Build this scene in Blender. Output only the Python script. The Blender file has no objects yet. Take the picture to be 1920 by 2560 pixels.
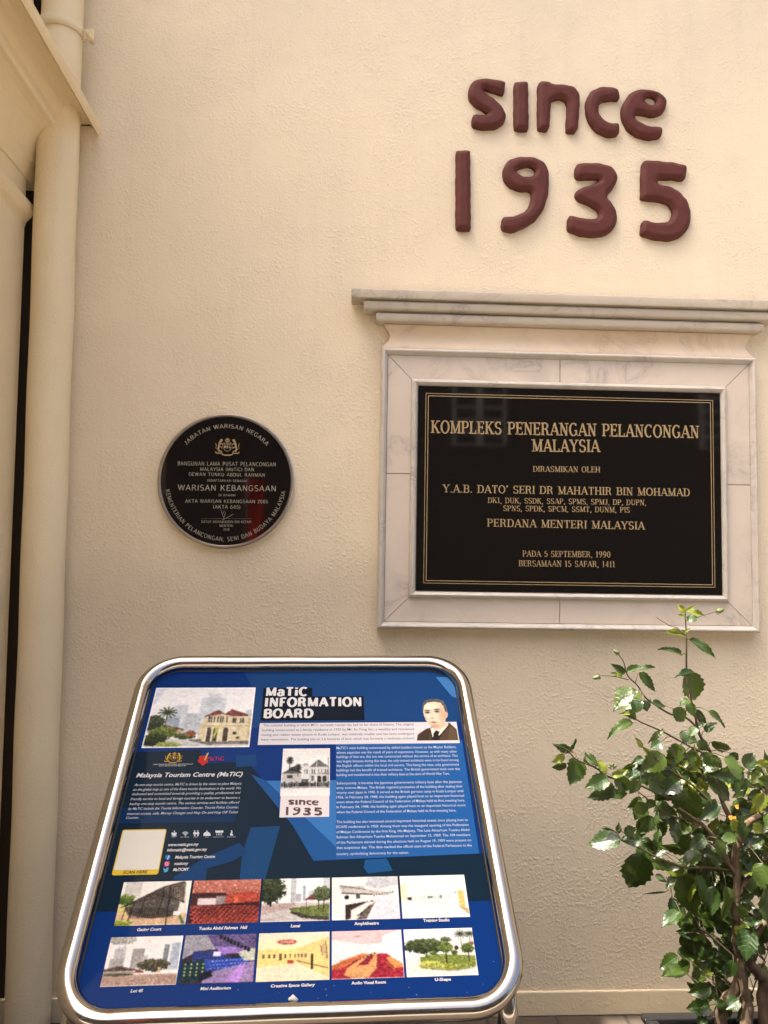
import bpy, bmesh, math, random
import numpy as np
from mathutils import Matrix, Vector

S = bpy.context.scene
COL = S.collection
rnd = random.Random(7)
nrs = np.random.RandomState(5)
rad = math.radians

# ------------------------------------------------------------------ camera
H = 1.47
F = 1932.0                       # focal length in pixels of a 1920 x 2560 frame
YAW, PITCH, ROLL = rad(2.38), rad(3.74), rad(.53)
CAM = np.array([0., -2.6, H])
def cam_axes():
    cy, sy, cp, sp = math.cos(YAW), math.sin(YAW), math.cos(PITCH), math.sin(PITCH)
    f = np.array([sy*cp, cy*cp, sp]); r = np.array([cy, -sy, 0.]); u = np.cross(r, f)
    c, s = math.cos(ROLL), math.sin(ROLL)
    return np.array([c*r+s*u, -s*r+c*u, f])
RC = cam_axes()
cd = bpy.data.cameras.new('camera'); cam = bpy.data.objects.new('camera', cd); COL.objects.link(cam)
cd.sensor_fit = 'VERTICAL'; cd.sensor_height = 36.0; cd.lens = 36.0*F/2560
cd.clip_start = .02; cd.clip_end = 800
m = Matrix.Identity(4)
for i in range(3):
    m[i][0] = RC[0][i]; m[i][1] = RC[1][i]; m[i][2] = -RC[2][i]; m[i][3] = CAM[i]
cam.matrix_world = m
S.camera = cam

# ------------------------------------------------------------------ light
SUN = np.array([-.42, -.10, .90]); SUN /= np.linalg.norm(SUN)
world = bpy.data.worlds.new('World'); S.world = world; world.use_nodes = True
wn = world.node_tree; bg = wn.nodes['Background']
sky = wn.nodes.new('ShaderNodeTexSky'); sky.sky_type = 'NISHITA'; sky.sun_disc = False
sky.sun_elevation = math.asin(SUN[2]); sky.sun_rotation = math.atan2(SUN[0], SUN[1])
sky.air_density = .7; sky.dust_density = 10.0; sky.ozone_density = 0.
wn.links.new(sky.outputs[0], bg.inputs[0]); bg.inputs[1].default_value = .15
sl = bpy.data.lights.new('sun', 'SUN'); sl.energy = 5.0; sl.angle = rad(.5); sl.color = (1, .93, .82)
so = bpy.data.objects.new('sun', sl); COL.objects.link(so)
so.rotation_euler = Vector(SUN).to_track_quat('Z', 'Y').to_euler(); so.location = (-3, -3, 8)
S.view_settings.view_transform = 'Standard'; S.view_settings.look = 'None'
S.view_settings.exposure = 1.8; S.view_settings.gamma = 1
S.view_settings.use_curve_mapping = False
S.cycles.max_bounces = 8; S.cycles.diffuse_bounces = 5
S.cycles.use_denoising = True
S.cycles.sample_clamp_indirect = 6

# ------------------------------------------------------------------ helpers
def ray(px, py):
    return np.array([(px-960)/F, -(py-1280)/F, 1.]) @ RC
def at_y(px, py, y=0.):
    d = ray(px, py); return CAM + d*((y-CAM[1])/d[1])
def lin(c):
    c = np.asarray(c, float)/255.
    return np.where(c <= .04045, c/12.92, ((c+.055)/1.055)**2.4)
WM = {}
def wmat(o): return WM.get(o.name, Matrix.Identity(4)) if o else Matrix.Identity(4)
def empty(name, loc, label, cat, group=None, rot=None):
    o = bpy.data.objects.new(name, None); COL.objects.link(o)
    M = Matrix.Translation(Vector(loc)) @ (rot.to_4x4() if rot else Matrix.Identity(4))
    o.matrix_world = M; WM[o.name] = M; o.empty_display_size = .05
    tag(o, label, cat, group); return o
def tag(o, label=None, cat=None, group=None, kind=None):
    if label: o['label'] = label
    if cat: o['category'] = cat
    if group: o['group'] = group
    if kind: o['kind'] = kind
    return o
def link(name, me, parent=None, M=None):
    """link mesh whose data are in world coords times M (world placement)"""
    o = bpy.data.objects.new(name, me); COL.objects.link(o)
    M = M if M is not None else Matrix.Identity(4)
    if parent:
        o.parent = parent; o.matrix_local = wmat(parent).inverted() @ M
    else:
        o.matrix_world = M
    WM[o.name] = M
    return o
def mesh(name, V, Fc, mat, smooth=False):
    me = bpy.data.meshes.new(name); me.from_pydata([tuple(map(float, v)) for v in V], [], [tuple(f) for f in Fc])
    for mt in (mat if isinstance(mat, (list, tuple)) else [mat]): me.materials.append(mt)
    if smooth: me.polygons.foreach_set('use_smooth', [True]*len(me.polygons))
    me.update(); return me
def mk(name, V, Fc, mat, parent=None, smooth=False, M=None):
    """V in world coordinates (or in the frame M); object origin placed at the centre of the geometry"""
    V = np.asarray(V, float).reshape(-1, 3)
    c = (V.min(0)+V.max(0))/2
    me = mesh(name, V-c, Fc, mat, smooth)
    return link(name, me, parent, (M or Matrix.Identity(4)) @ Matrix.Translation(Vector(c)))
def box(x0, x1, y0, y1, z0, z1):
    V = [(x, y, z) for x in (x0, x1) for y in (y0, y1) for z in (z0, z1)]
    return V, [(0, 1, 3, 2), (4, 6, 7, 5), (0, 4, 5, 1), (2, 3, 7, 6), (0, 2, 6, 4), (1, 5, 7, 3)]
def join(parts):
    V, Fc = [], []
    for v, f in parts:
        n = len(V); V += [tuple(p) for p in v]; Fc += [tuple(i+n for i in q) for q in f]
    return V, Fc
def bevel(o, w=.003, seg=2):
    b = o.modifiers.new('bevel', 'BEVEL'); b.width = w; b.segments = seg; b.limit_method = 'ANGLE'
    o.data.polygons.foreach_set('use_smooth', [True]*len(o.data.polygons))
    wn_ = o.modifiers.new('wn', 'WEIGHTED_NORMAL'); wn_.keep_sharp = True
    return o
def tube(P, R, seg=12, caps=True):
    P = [np.asarray(p, float) for p in P]; n = len(P)
    R = [R]*n if np.isscalar(R) else R
    V, Fc = [], []; up = None
    for i in range(n):
        t = P[min(i+1, n-1)]-P[max(i-1, 0)]; t = t/(np.linalg.norm(t)+1e-12)
        if up is None:
            a = np.array([0, 0, 1.]) if abs(t[2]) < .9 else np.array([1., 0, 0])
        else: a = up
        u = a-t*(a@t); u /= np.linalg.norm(u)+1e-12; up = u; w = np.cross(t, u)
        for k in range(seg):
            q = 2*math.pi*k/seg; V.append(P[i]+R[i]*(math.cos(q)*u+math.sin(q)*w))
    for i in range(n-1):
        for k in range(seg):
            k2 = (k+1) % seg; Fc.append((i*seg+k, i*seg+k2, (i+1)*seg+k2, (i+1)*seg+k))
    if caps: Fc += [tuple(range(seg))[::-1], tuple((n-1)*seg+k for k in range(seg))]
    return V, Fc
def smoothpath(P, n=6):
    P = [np.asarray(p, float) for p in P]
    if len(P) < 3: return P
    Q = [2*P[0]-P[1]]+P+[2*P[-1]-P[-2]]; out = []
    for i in range(1, len(Q)-2):
        for k in range(n):
            t = k/n; a, b, c, d = Q[i-1:i+3]
            out.append(.5*((2*b)+(-a+c)*t+(2*a-5*b+4*c-d)*t*t+(-a+3*b-3*c+d)*t**3))
    return out+[P[-1]]

# ------------------------------------------------------------------ materials
def mat(name, color=(.5, .5, .5), rough=.6, metal=0., spec=.5, coat=0., coat_rough=.03):
    mt = bpy.data.materials.new(name); mt.use_nodes = True
    b = mt.node_tree.nodes['Principled BSDF']
    b.inputs['Base Color'].default_value = (*color, 1); b.inputs['Roughness'].default_value = rough
    b.inputs['Metallic'].default_value = metal; b.inputs['Specular IOR Level'].default_value = spec
    b.inputs['Coat Weight'].default_value = coat; b.inputs['Coat Roughness'].default_value = coat_rough
    return mt
class N:
    def __init__(s, mt): s.t = mt.node_tree; s.b = s.t.nodes['Principled BSDF']
    def n(s, ty, **kw):
        x = s.t.nodes.new(ty)
        for k, v in kw.items():
            if hasattr(x, k): setattr(x, k, v)
            else: x.inputs[k.replace('_', ' ')].default_value = v
        return x
    def l(s, a, b): s.t.links.new(a, b)
    def coord(s, kind='Object', scale=(1, 1, 1)):
        c = s.n('ShaderNodeTexCoord'); mp = s.n('ShaderNodeMapping'); mp.inputs['Scale'].default_value = scale
        s.l(c.outputs[kind], mp.inputs[0]); return mp.outputs[0]
    def noise(s, v, scale, detail=4, rough=.5, dist=0):
        x = s.n('ShaderNodeTexNoise'); x.inputs['Scale'].default_value = scale; x.inputs['Detail'].default_value = detail
        x.inputs['Roughness'].default_value = rough; x.inputs['Distortion'].default_value = dist; s.l(v, x.inputs['Vector']); return x.outputs[0]
    def ramp(s, f, stops):
        x = s.n('ShaderNodeValToRGB'); e = x.color_ramp.elements
        while len(e) < len(stops): e.new(.5)
        for q, (p, c) in zip(e, stops):
            q.position = p; q.color = (*c, 1) if len(c) == 3 else c
        s.l(f, x.inputs[0]); return x.outputs[0]
    def mathn(s, op, a, b=None, c=None):
        x = s.n('ShaderNodeMath'); x.operation = op
        for i, v in enumerate((a, b, c)):
            if v is None: continue
            if isinstance(v, (int, float)): x.inputs[i].default_value = v
            else: s.l(v, x.inputs[i])
        return x.outputs[0]
    def bump(s, h, dist, strength=1.):
        x = s.n('ShaderNodeBump'); x.inputs['Distance'].default_value = dist; x.inputs['Strength'].default_value = strength
        s.l(h, x.inputs['Height']); s.l(x.outputs[0], s.b.inputs['Normal']); return x
    def mix(s, f, a, b, mode='MIX'):
        x = s.n('ShaderNodeMix'); x.data_type = 'RGBA'; x.blend_type = mode
        for i, v in ((0, f), (6, a), (7, b)):
            if isinstance(v, (int, float)): x.inputs[i].default_value = v
            elif isinstance(v, tuple): x.inputs[i].default_value = (*v, 1)
            else: s.l(v, x.inputs[i])
        return x.outputs[2]

def stucco(name, color, scale=1., depth=.0022, vert=1.):
    mt = mat(name, color, .62, spec=.35); g = N(mt)
    v = g.coord('Object', (1, 1, vert))
    # warp the coordinates a little so that the trowelled blobs drag into ridges
    blob = g.noise(v, 78*scale, 2, .45, .15)
    blobr = g.ramp(blob, [(.50, (0, 0, 0)), (.60, (.6,)*3), (.74, (1, 1, 1))])
    fine = g.noise(v, 210*scale, 2, .5, .2)
    big = g.noise(v, 7*scale, 4, .55, .5)
    amt = g.ramp(big, [(.34, (.25,)*3), (.62, (1, 1, 1))])
    vo = g.n('ShaderNodeTexVoronoi'); vo.feature = 'SMOOTH_F1'; vo.inputs['Scale'].default_value = 95*scale
    vo.inputs['Randomness'].default_value = 1.
    g.l(v, vo.inputs['Vector'])
    vr = g.ramp(vo.outputs['Distance'], [(.05, (1, 1, 1)), (.40, (0, 0, 0))])
    h = g.mathn('MULTIPLY', g.mathn('ADD', g.mathn('MULTIPLY', blobr, 1.15), g.mathn('MULTIPLY', vr, .45)), amt)
    h = g.mathn('ADD', h, g.mathn('MULTIPLY', fine, .22))
    h = g.mathn('ADD', h, g.mathn('MULTIPLY', big, 2.0))
    g.bump(h, depth*.72, .7)
    c1 = tuple(color); c2 = tuple(x*.93 for x in color)
    tone = g.mix(g.ramp(g.noise(v, 2.3, 4, .6), [(.35, (0, 0, 0)), (.7, (1, 1, 1))]), c1, c2)
    drip = g.noise(g.coord('Object', (14, 14, .9)), 1.6, 4, .6)
    tone = g.mix(g.mathn('MULTIPLY', g.ramp(drip, [(.55, (0, 0, 0)), (.72, (1, 1, 1))]), .10), tone, tuple(x*.7 for x in color))
    # small dark pits and specks
    sp = g.n('ShaderNodeTexVoronoi'); sp.inputs['Scale'].default_value = 9.; g.l(v, sp.inputs['Vector'])
    sm = g.ramp(sp.outputs['Distance'], [(.0, (1, 1, 1)), (.028, (0, 0, 0))])
    gate = g.ramp(g.noise(v, 4.1, 2), [(.56, (0, 0, 0)), (.6, (1, 1, 1))])
    tone = g.mix(g.mathn('MULTIPLY', sm, gate), tone, (.16, .11, .06))
    g.l(tone, g.b.inputs['Base Color'])
    return mt
CREAM = (.75, .65, .485)
M_WALL = stucco('cream_stucco', CREAM, 1.3)
M_PIPE = stucco('cream_gloss_paint', (.78, .67, .46), 1.5, .0011)
M_COLUMN = stucco('cream_rough_render', (.76, .64, .43), 1.3, .0018, 1.)
M_TRIM = stucco('cream_smooth_trim', (.77, .65, .43), .45, .0012)
def marble(name, base, vein, vs, seed=0., warm=None):
    mt = mat(name, base, .28, spec=.5); g = N(mt)
    c = g.n('ShaderNodeTexCoord'); oi = g.n('ShaderNodeObjectInfo'); va = g.n('ShaderNodeVectorMath'); va.operation = 'ADD'
    sc = g.n('ShaderNodeVectorMath'); sc.operation = 'SCALE'; sc.inputs[0].default_value = (17.3, 9.1, 23.7)
    g.l(oi.outputs['Random'], sc.inputs['Scale'])
    g.l(c.outputs['Object'], va.inputs[0]); g.l(sc.outputs[0], va.inputs[1])
    v = va.outputs[0]
    w = g.noise(v, 3.2*vs, 6, .6, 1.4)
    veinf = g.ramp(g.mathn('ABSOLUTE', g.mathn('SUBTRACT', w, .5)), [(0., (1, 1, 1)), (.010, (.45,)*3), (.07, (0, 0, 0))])
    gate = g.ramp(g.noise(v, 2.1*vs, 3), [(.42, (0, 0, 0)), (.62, (1, 1, 1))])
    cloud = g.ramp(g.noise(v, 5*vs, 5, .6, .6), [(.4, (0, 0, 0)), (.75, (1, 1, 1))])
    col = g.mix(g.mathn('MULTIPLY', cloud, .5), base, tuple(a*.86 for a in base))
    if warm: col = g.mix(g.ramp(g.noise(v, 2.6, 4), [(.4, (0, 0, 0)), (.6, (1, 1, 1))]), col, warm)
    col = g.mix(g.mathn('MULTIPLY', veinf, g.mathn('MULTIPLY', gate, .75)), col, vein)
    g.l(col, g.b.inputs['Base Color'])
    g.bump(g.noise(v, 60, 3), .0004, .5)
    return mt
M_MARB = marble('pink_white_marble', (.62, .545, .465), (.33, .29, .27), 1.0)
M_MOULD = marble('grey_veined_marble', (.53, .495, .44), (.27, .25, .25), 2.2)
M_CORN = marble('stained_marble', (.50, .44, .355), (.24, .20, .17), 1.7)
M_FRIEZE = marble('honey_marble', (.68, .555, .41), (.36, .28, .2), 1.2, warm=(.62, .49, .345))
def granite():
    mt = mat('black_granite', (.008, .007, .006), .045, spec=.5); g = N(mt)
    v = g.coord(); s = g.ramp(g.noise(v, 900, 2), [(.62, (.006, .005, .0045)), (.75, (.022, .018, .014))])
    g.l(s, g.b.inputs['Base Color']); return mt
M_GRANITE = granite()
def goldm():
    mt = mat('gilded_engraving', (.50, .37, .19), .45, spec=.5); g = N(mt); v = g.coord()
    g.l(g.ramp(g.noise(v, 450, 2), [(.42, (.24, .16, .07)), (.6, (.46, .35, .19))]), g.b.inputs['Base Color']); return mt
M_GOLD = goldm()
M_SILVER = mat('silver_engraving', (.31, .29, .235), .45)
M_BLACKDISC = mat('black_acrylic', (.006, .004, .004), .05, spec=.5)
M_DARK = mat('dark_rubber', (.012, .012, .014), .5)
def steel(name, r=.16):
    mt = mat(name, (.41, .38, .345), r, 1.); g = N(mt); v = g.coord('Object', (1, 1, 1))
    n1 = g.noise(v, 35, 5, .7)
    g.l(g.ramp(n1, [(.3, (r*.75,)*3), (.75, (r*1.6,)*3)]), g.b.inputs['Roughness'])
    sc = g.ramp(g.noise(v, 420, 2), [(.70, (0, 0, 0)), (.75, (1, 1, 1))])
    g.l(g.mix(g.mathn('MULTIPLY', sc, .5), (.41, .38, .345), (.8, .77, .72)), g.b.inputs['Base Color'])
    g.bump(g.noise(v, 22, 3), .0006, .35); return mt
M_STEEL = steel('polished_stainless_steel', .13)
M_RIM = mat('brushed_rim_steel', (.46, .42, .38), .34, 1.)
def maroon():
    mt = mat('maroon_paint', (.10, .030, .022), .6, spec=.2); g = N(mt); v = g.coord()
    g.l(g.ramp(g.noise(v, 26, 4, .6), [(.3, (.088, .026, .022)), (.7, (.118, .036, .030))]), g.b.inputs['Base Color'])
    g.bump(g.mathn('ADD', g.noise(v, 38, 4), g.mathn('MULTIPLY', g.noise(v, 150, 2), .3)), .0012, .5); return mt
M_MAROON = maroon()
def printm(name, coat=1.):
    """flat print under clear gloss film: the colour comes from the artwork's own colour attribute"""
    mt = mat(name, (.5, .5, .5), .5, spec=.03, coat=.02, coat_rough=.04); g = N(mt)
    a = g.n('ShaderNodeVertexColor'); a.layer_name = 'Col'; g.l(a.outputs[0], g.b.inputs['Base Color'])
    return mt
M_PRINT = printm('glossy_print')
_pc = {}
INKF = .62      # printed film: densest white of the print reflects about 60 percent
def ink(rgb):
    rgb = tuple(rgb)
    if rgb not in _pc: _pc[rgb] = mat('ink_%02x%02x%02x' % rgb, tuple(lin(rgb)*INKF), .5, spec=.03, coat=.02, coat_rough=.04)
    return _pc[rgb]

YC = -3.3
# ------------------------------------------------------------------ ground
def groundm():
    mt = mat('paving', (.06, .055, .05), .85); g = N(mt); v = g.coord('Object')
    br = g.n('ShaderNodeTexBrick'); br.inputs['Scale'].default_value = 2.2; br.inputs['Mortar Size'].default_value = .012
    br.inputs['Color1'].default_value = (.085, .064, .045, 1); br.inputs['Color2'].default_value = (.07, .052, .037, 1); br.inputs['Mortar'].default_value = (.04, .03, .022, 1)
    g.l(v, br.inputs['Vector'])
    n = g.ramp(g.noise(v, 3, 6, .65), [(.3, (.7,)*3), (.7, (1.05,)*3)])
    g.l(g.mix(1., br.outputs[0], n, 'MULTIPLY'), g.b.inputs['Base Color'])
    g.bump(br.outputs['Fac'], -.003); return mt
V, Fc = [(-150, -150, 0), (150, -150, 0), (150, 150, 0), (-150, 150, 0)], [(0, 1, 2, 3)]
gr = mk('ground', V, Fc, groundm()); tag(gr, kind='structure')
M_CONC = mat('pale_court_concrete', (.42, .37, .30), .85); g = N(M_CONC); g.l(g.ramp(g.noise(g.coord(), .8, 6, .6), [(.3, (.25, .225, .19)), (.7, (.33, .30, .25))]), g.b.inputs['Base Color'])
co = mk('courtyard', [(-30, -30, .004), (30, -30, .004), (30, YC, .004), (-30, YC, .004)], [(0, 1, 2, 3)], M_CONC); tag(co, kind='structure')

# ------------------------------------------------------------------ main wall
TOPZ = 4.95
M_SKIRT = stucco('cream_skirting_paint', (.70, .60, .41), .8, .0012)
wallr = empty('stucco_wall', (0, 0, 0), 'cream painted wall of rough stucco behind the two plaques and the raised letters', 'wall')
mk('wall_face', *box(-6, 9, 0, .3, .0, TOPZ), M_WALL, wallr)
M_GAPSHADE = mat('dark_gap_shade_paint', (.035, .022, .012), .9)
mk('gap_shade_strip', *box(-1.7, -1.085, -.004, .001, .08, TOPZ-.05), M_GAPSHADE, wallr)  # dark strip on the wall: painted shade of the gap between pillar and pipe
o = mk('skirting', *box(-1.6, 9, -.008, 0.002, .0, .078), M_SKIRT, wallr); bevel(o, .005, 3)
mk('eave', *box(-2.6, 9, -.58, .3, TOPZ, TOPZ+.12), M_TRIM, wallr)

# ------------------------------------------------------------------ left column block with cornice mouldings
colr = empty('corner_pillar', (-1.6, -1.6, 0), 'rough cream pillar block with stepped mouldings at the far left edge', 'pillar')
XS = -1.145       # right face
def sidepoly(pts, y0, y1, dx=.0):
    """XZ outline swept along y, drifting by dx over the run"""
    n = len(pts); V = [(x, y1, z) for x, z in pts]+[(x+dx, y0, z) for x, z in pts]
    Fc = [(i, (i+1) % n, n+(i+1) % n, n+i) for i in range(n)]
    return V, Fc+[tuple(range(n))[::-1], tuple(range(n, 2*n))]
def P2(px, py, y):
    p = at_y(px, py, y); return (p[0], p[2])
ye = -.085
pts = [(62, 590), (81, 640)]
xs = P2(58, 640, -.09)[0]
mk('shaft', *box(-1.75, xs, -1.95, -.09, 0, 4.10), M_COLUMN, colr)
led = [P2(84, 520, ye), P2(85, 533, ye), P2(78, 545, ye), P2(66, 556, ye), P2(60, 572, ye)]
led = [(xs-.05, led[0][1]+.05)]+[(led[0][0]-.004, led[0][1]+.012)]+led+[(xs-.05, led[-1][1])]
mk('ledge', *sidepoly(led, -1.66, ye), M_TRIM, colr)
neck = [P2(74, 440, ye), P2(88, 403, ye)]
arc = []
a = np.array(P2(88, 403, ye)); b = np.array(P2(152, 340, ye))
for k in range(9):
    t = k/8; q = math.pi/2*t
    arc.append(tuple([a[0]+(b[0]-a[0])*(1-math.cos(q)), a[1]+(b[1]-a[1])*math.sin(q)]))
prof = [(xs-.05, neck[0][1]-.01), (neck[0][0]-.006, neck[0][1]-.012), neck[0], (neck[1][0]-.006, neck[1][1]-.01)]+arc
d_ = P2(157, 333, ye); c_ = P2(172, 284, ye); c2 = P2(184, 278, ye); b_ = P2(196, 268, ye); b2 = P2(206, 272, ye)
A_ = P2(226, 303, ye); A2 = P2(231, 297, ye)
prof += [d_, (d_[0], d_[1]+.025), (c_[0], c_[1]), (c2[0], c2[1]+.004), (c2[0]+.004, c2[1]+.024), (b_[0], b_[1]+.004), (b2[0]+.004, b2[1]-.012), (A_[0], A_[1]-.002), (A2[0], A2[1]+.004), (A2[0], A2[1]+.026), (xs-.05, A2[1]+.03)]
o = mk('cornice', *sidepoly(prof, -1.66, -.001, .02), M_TRIM, colr)

# ------------------------------------------------------------------ downpipe
pipe = empty('downpipe', (-1.0, -.075, 0), 'thick cream painted downpipe running down the wall corner at left', 'pipe')
pr = .066; pyy = -.078
topP = at_y(157, 0, pyy); botP = at_y(76, 2330, pyy)
d = (topP-botP)/(topP[2]-botP[2])
P = [botP+d*(z-botP[2]) for z in np.linspace(0, 4.5, 60)]
P = [p+np.array([math.sin(i*.9)*.0012, 0, 0]) for i, p in enumerate(P)]
mk('pipe', *tube(P, pr, 40), M_PIPE, pipe, True)
# clamp: flat strap with lug and bolt
zc = at_y(150, 45, pyy-pr)[2]
ctr = botP+d*(zc-botP[2])
V = []; n = 40
for i in range(n+1):
    q = math.pi*(1-i/n)*1.0
    for rr, dz in ((pr+.001, -.019), (pr+.006, -.019), (pr+.006, .019), (pr+.001, .019)):
        V.append((ctr[0]+rr*math.cos(q), ctr[1]-rr*math.sin(q), zc+dz+.03*math.cos(q)*-1*.0))
Fc = []
for i in range(n):
    for k in range(4): Fc.append((i*4+k, i*4+(k+1) % 4, (i+1)*4+(k+1) % 4, (i+1)*4+k))
clamp = mk('clamp', V, Fc+[(0, 3, 2, 1), (n*4, n*4+1, n*4+2, n*4+3)], M_PIPE, pipe, True)
lx = ctr[0]+pr+.004
o = mk('lug', *box(lx-.003, lx+.034, -.076, -.064, zc-.022, zc+.016), M_PIPE, clamp); bevel(o, .003)
mk('bolt', *tube([(lx+.02, -.098, zc-.012), (lx+.02, -.04, zc-.008)], .0085, 8), M_PIPE, clamp, True)

# ------------------------------------------------------------------ text helpers
def text_geo(s, bold=0., shear=0., spacing=1., res=2):
    cu = bpy.data.curves.new('t', 'FONT'); cu.body = s; cu.size = 1; cu.offset = bold; cu.shear = shear
    cu.space_character = spacing; cu.resolution_u = res; cu.align_x = 'LEFT'
    ob = bpy.data.objects.new('t', cu); COL.objects.link(ob)
    dg = bpy.context.evaluated_depsgraph_get(); dg.update()
    me = bpy.data.meshes.new_from_object(ob.evaluated_get(dg))
    V = np.array([v.co[:2] for v in me.vertices]).reshape(-1, 2); Fc = [tuple(p.vertices) for p in me.polygons]
    bpy.data.objects.remove(ob); bpy.data.curves.remove(cu); bpy.data.meshes.remove(me)
    return V, Fc
CAPH = None
def caph():
    global CAPH
    if CAPH is None: CAPH = text_geo('H')[0][:, 1].max()
    return CAPH
def slab_serifs(V, Fc):
    """flat stem ends on the baseline and cap line get slab serifs"""
    from collections import Counter
    ch = caph(); cnt = Counter()
    for f in Fc:
        for i in range(len(f)):
            a, b = f[i], f[(i+1) % len(f)]; cnt[(min(a, b), max(a, b))] += 1
    out = []
    for (a, b), n in cnt.items():
        if n != 1: continue
        p, q = V[a], V[b]
        if abs(p[1]-q[1]) > .004: continue
        L = abs(p[0]-q[0]); x0, x1 = min(p[0], q[0]), max(p[0], q[0])
        for yy, sg in ((0, 1), (ch, -1)):
            if abs(p[1]-yy) < .02 and L > .05:
                e = .055 if L < .3 else .02
                out.append([(x0-e, yy), (x1+e, yy), (x1+e, yy+sg*.055), (x0-e, yy+sg*.055)])
                if L >= .3: out.append([(x1-.035+e, yy), (x1+e, yy), (x1+e, yy+sg*.2), (x1-.035+e, yy+sg*.16)])
    return out
class Plane:
    """a flat frame: origin O, right X, up U, outward normal Nn"""
    def __init__(s, O, X, U):
        s.O = np.asarray(O, float); s.X = np.asarray(X, float); s.U = np.asarray(U, float); s.Nn = np.cross(s.X, s.U)
    def uv(s, px, py):
        d = ray(px, py); k = ((s.O-CAM)@s.Nn)/(d@s.Nn); q = CAM+d*k-s.O; return np.array([q@s.X, q@s.U])
    def p(s, u, v, h=0.): return s.O+s.X*u+s.U*v+s.Nn*h
    def pts(s, A, h=0.):
        A = np.asarray(A, float).reshape(-1, 2)
        return s.O+A[:, :1]*s.X+A[:, 1:2]*s.U+s.Nn*h
def put_text(pl, s, a, b, cap, h, bold=.0, shear=0., spacing=1., slab=False):
    """text whose ink runs from pixel a to pixel b on its baseline, capital height cap px (measured at a)"""
    V, Fc = text_geo(s, bold, shear, spacing)
    A, B = pl.uv(*a), pl.uv(*b); C = pl.uv(a[0], a[1]-cap)
    hh = abs((C-A)[1]); L = np.linalg.norm(B-A); ex = (B-A)/L; ey = np.array([-ex[1], ex[0]])
    x0, x1 = V[:, 0].min(), V[:, 0].max(); sx = L/(x1-x0); sy = hh/caph()
    def tr(W): W = np.asarray(W, float).reshape(-1, 2); return A+((W[:, :1]-x0)*sx)*ex+(W[:, 1:2]*sy)*ey
    out = (list(pl.pts(tr(V), h)), Fc)
    if slab:
        qs = slab_serifs(V, Fc); sv = []; sf = []
        for k, q in enumerate(qs):
            sf.append(tuple(range(len(sv), len(sv)+4))); sv += list(pl.pts(tr(q), h+.00022+.00002*(k % 5)))
        out = join([out, (sv, sf)])
    return out
def band(path, w):
    L = []; R_ = []
    for i, p in enumerate(path):
        a = np.array(path[max(i-1, 0)]); b = np.array(path[min(i+1, len(path)-1)]); t = (b-a)/(np.linalg.norm(b-a)+1e-9); nn = np.array([-t[1], t[0]])
        ww = w[i] if isinstance(w, (list, tuple)) else w
        L.append(np.array(p)+nn*ww/2); R_.append(np.array(p)-nn*ww/2)
    V = L+R_; k = len(path)
    return [tuple(v) for v in V], [(i, i+1, k+i+1, k+i) for i in range(k-1)]
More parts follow.
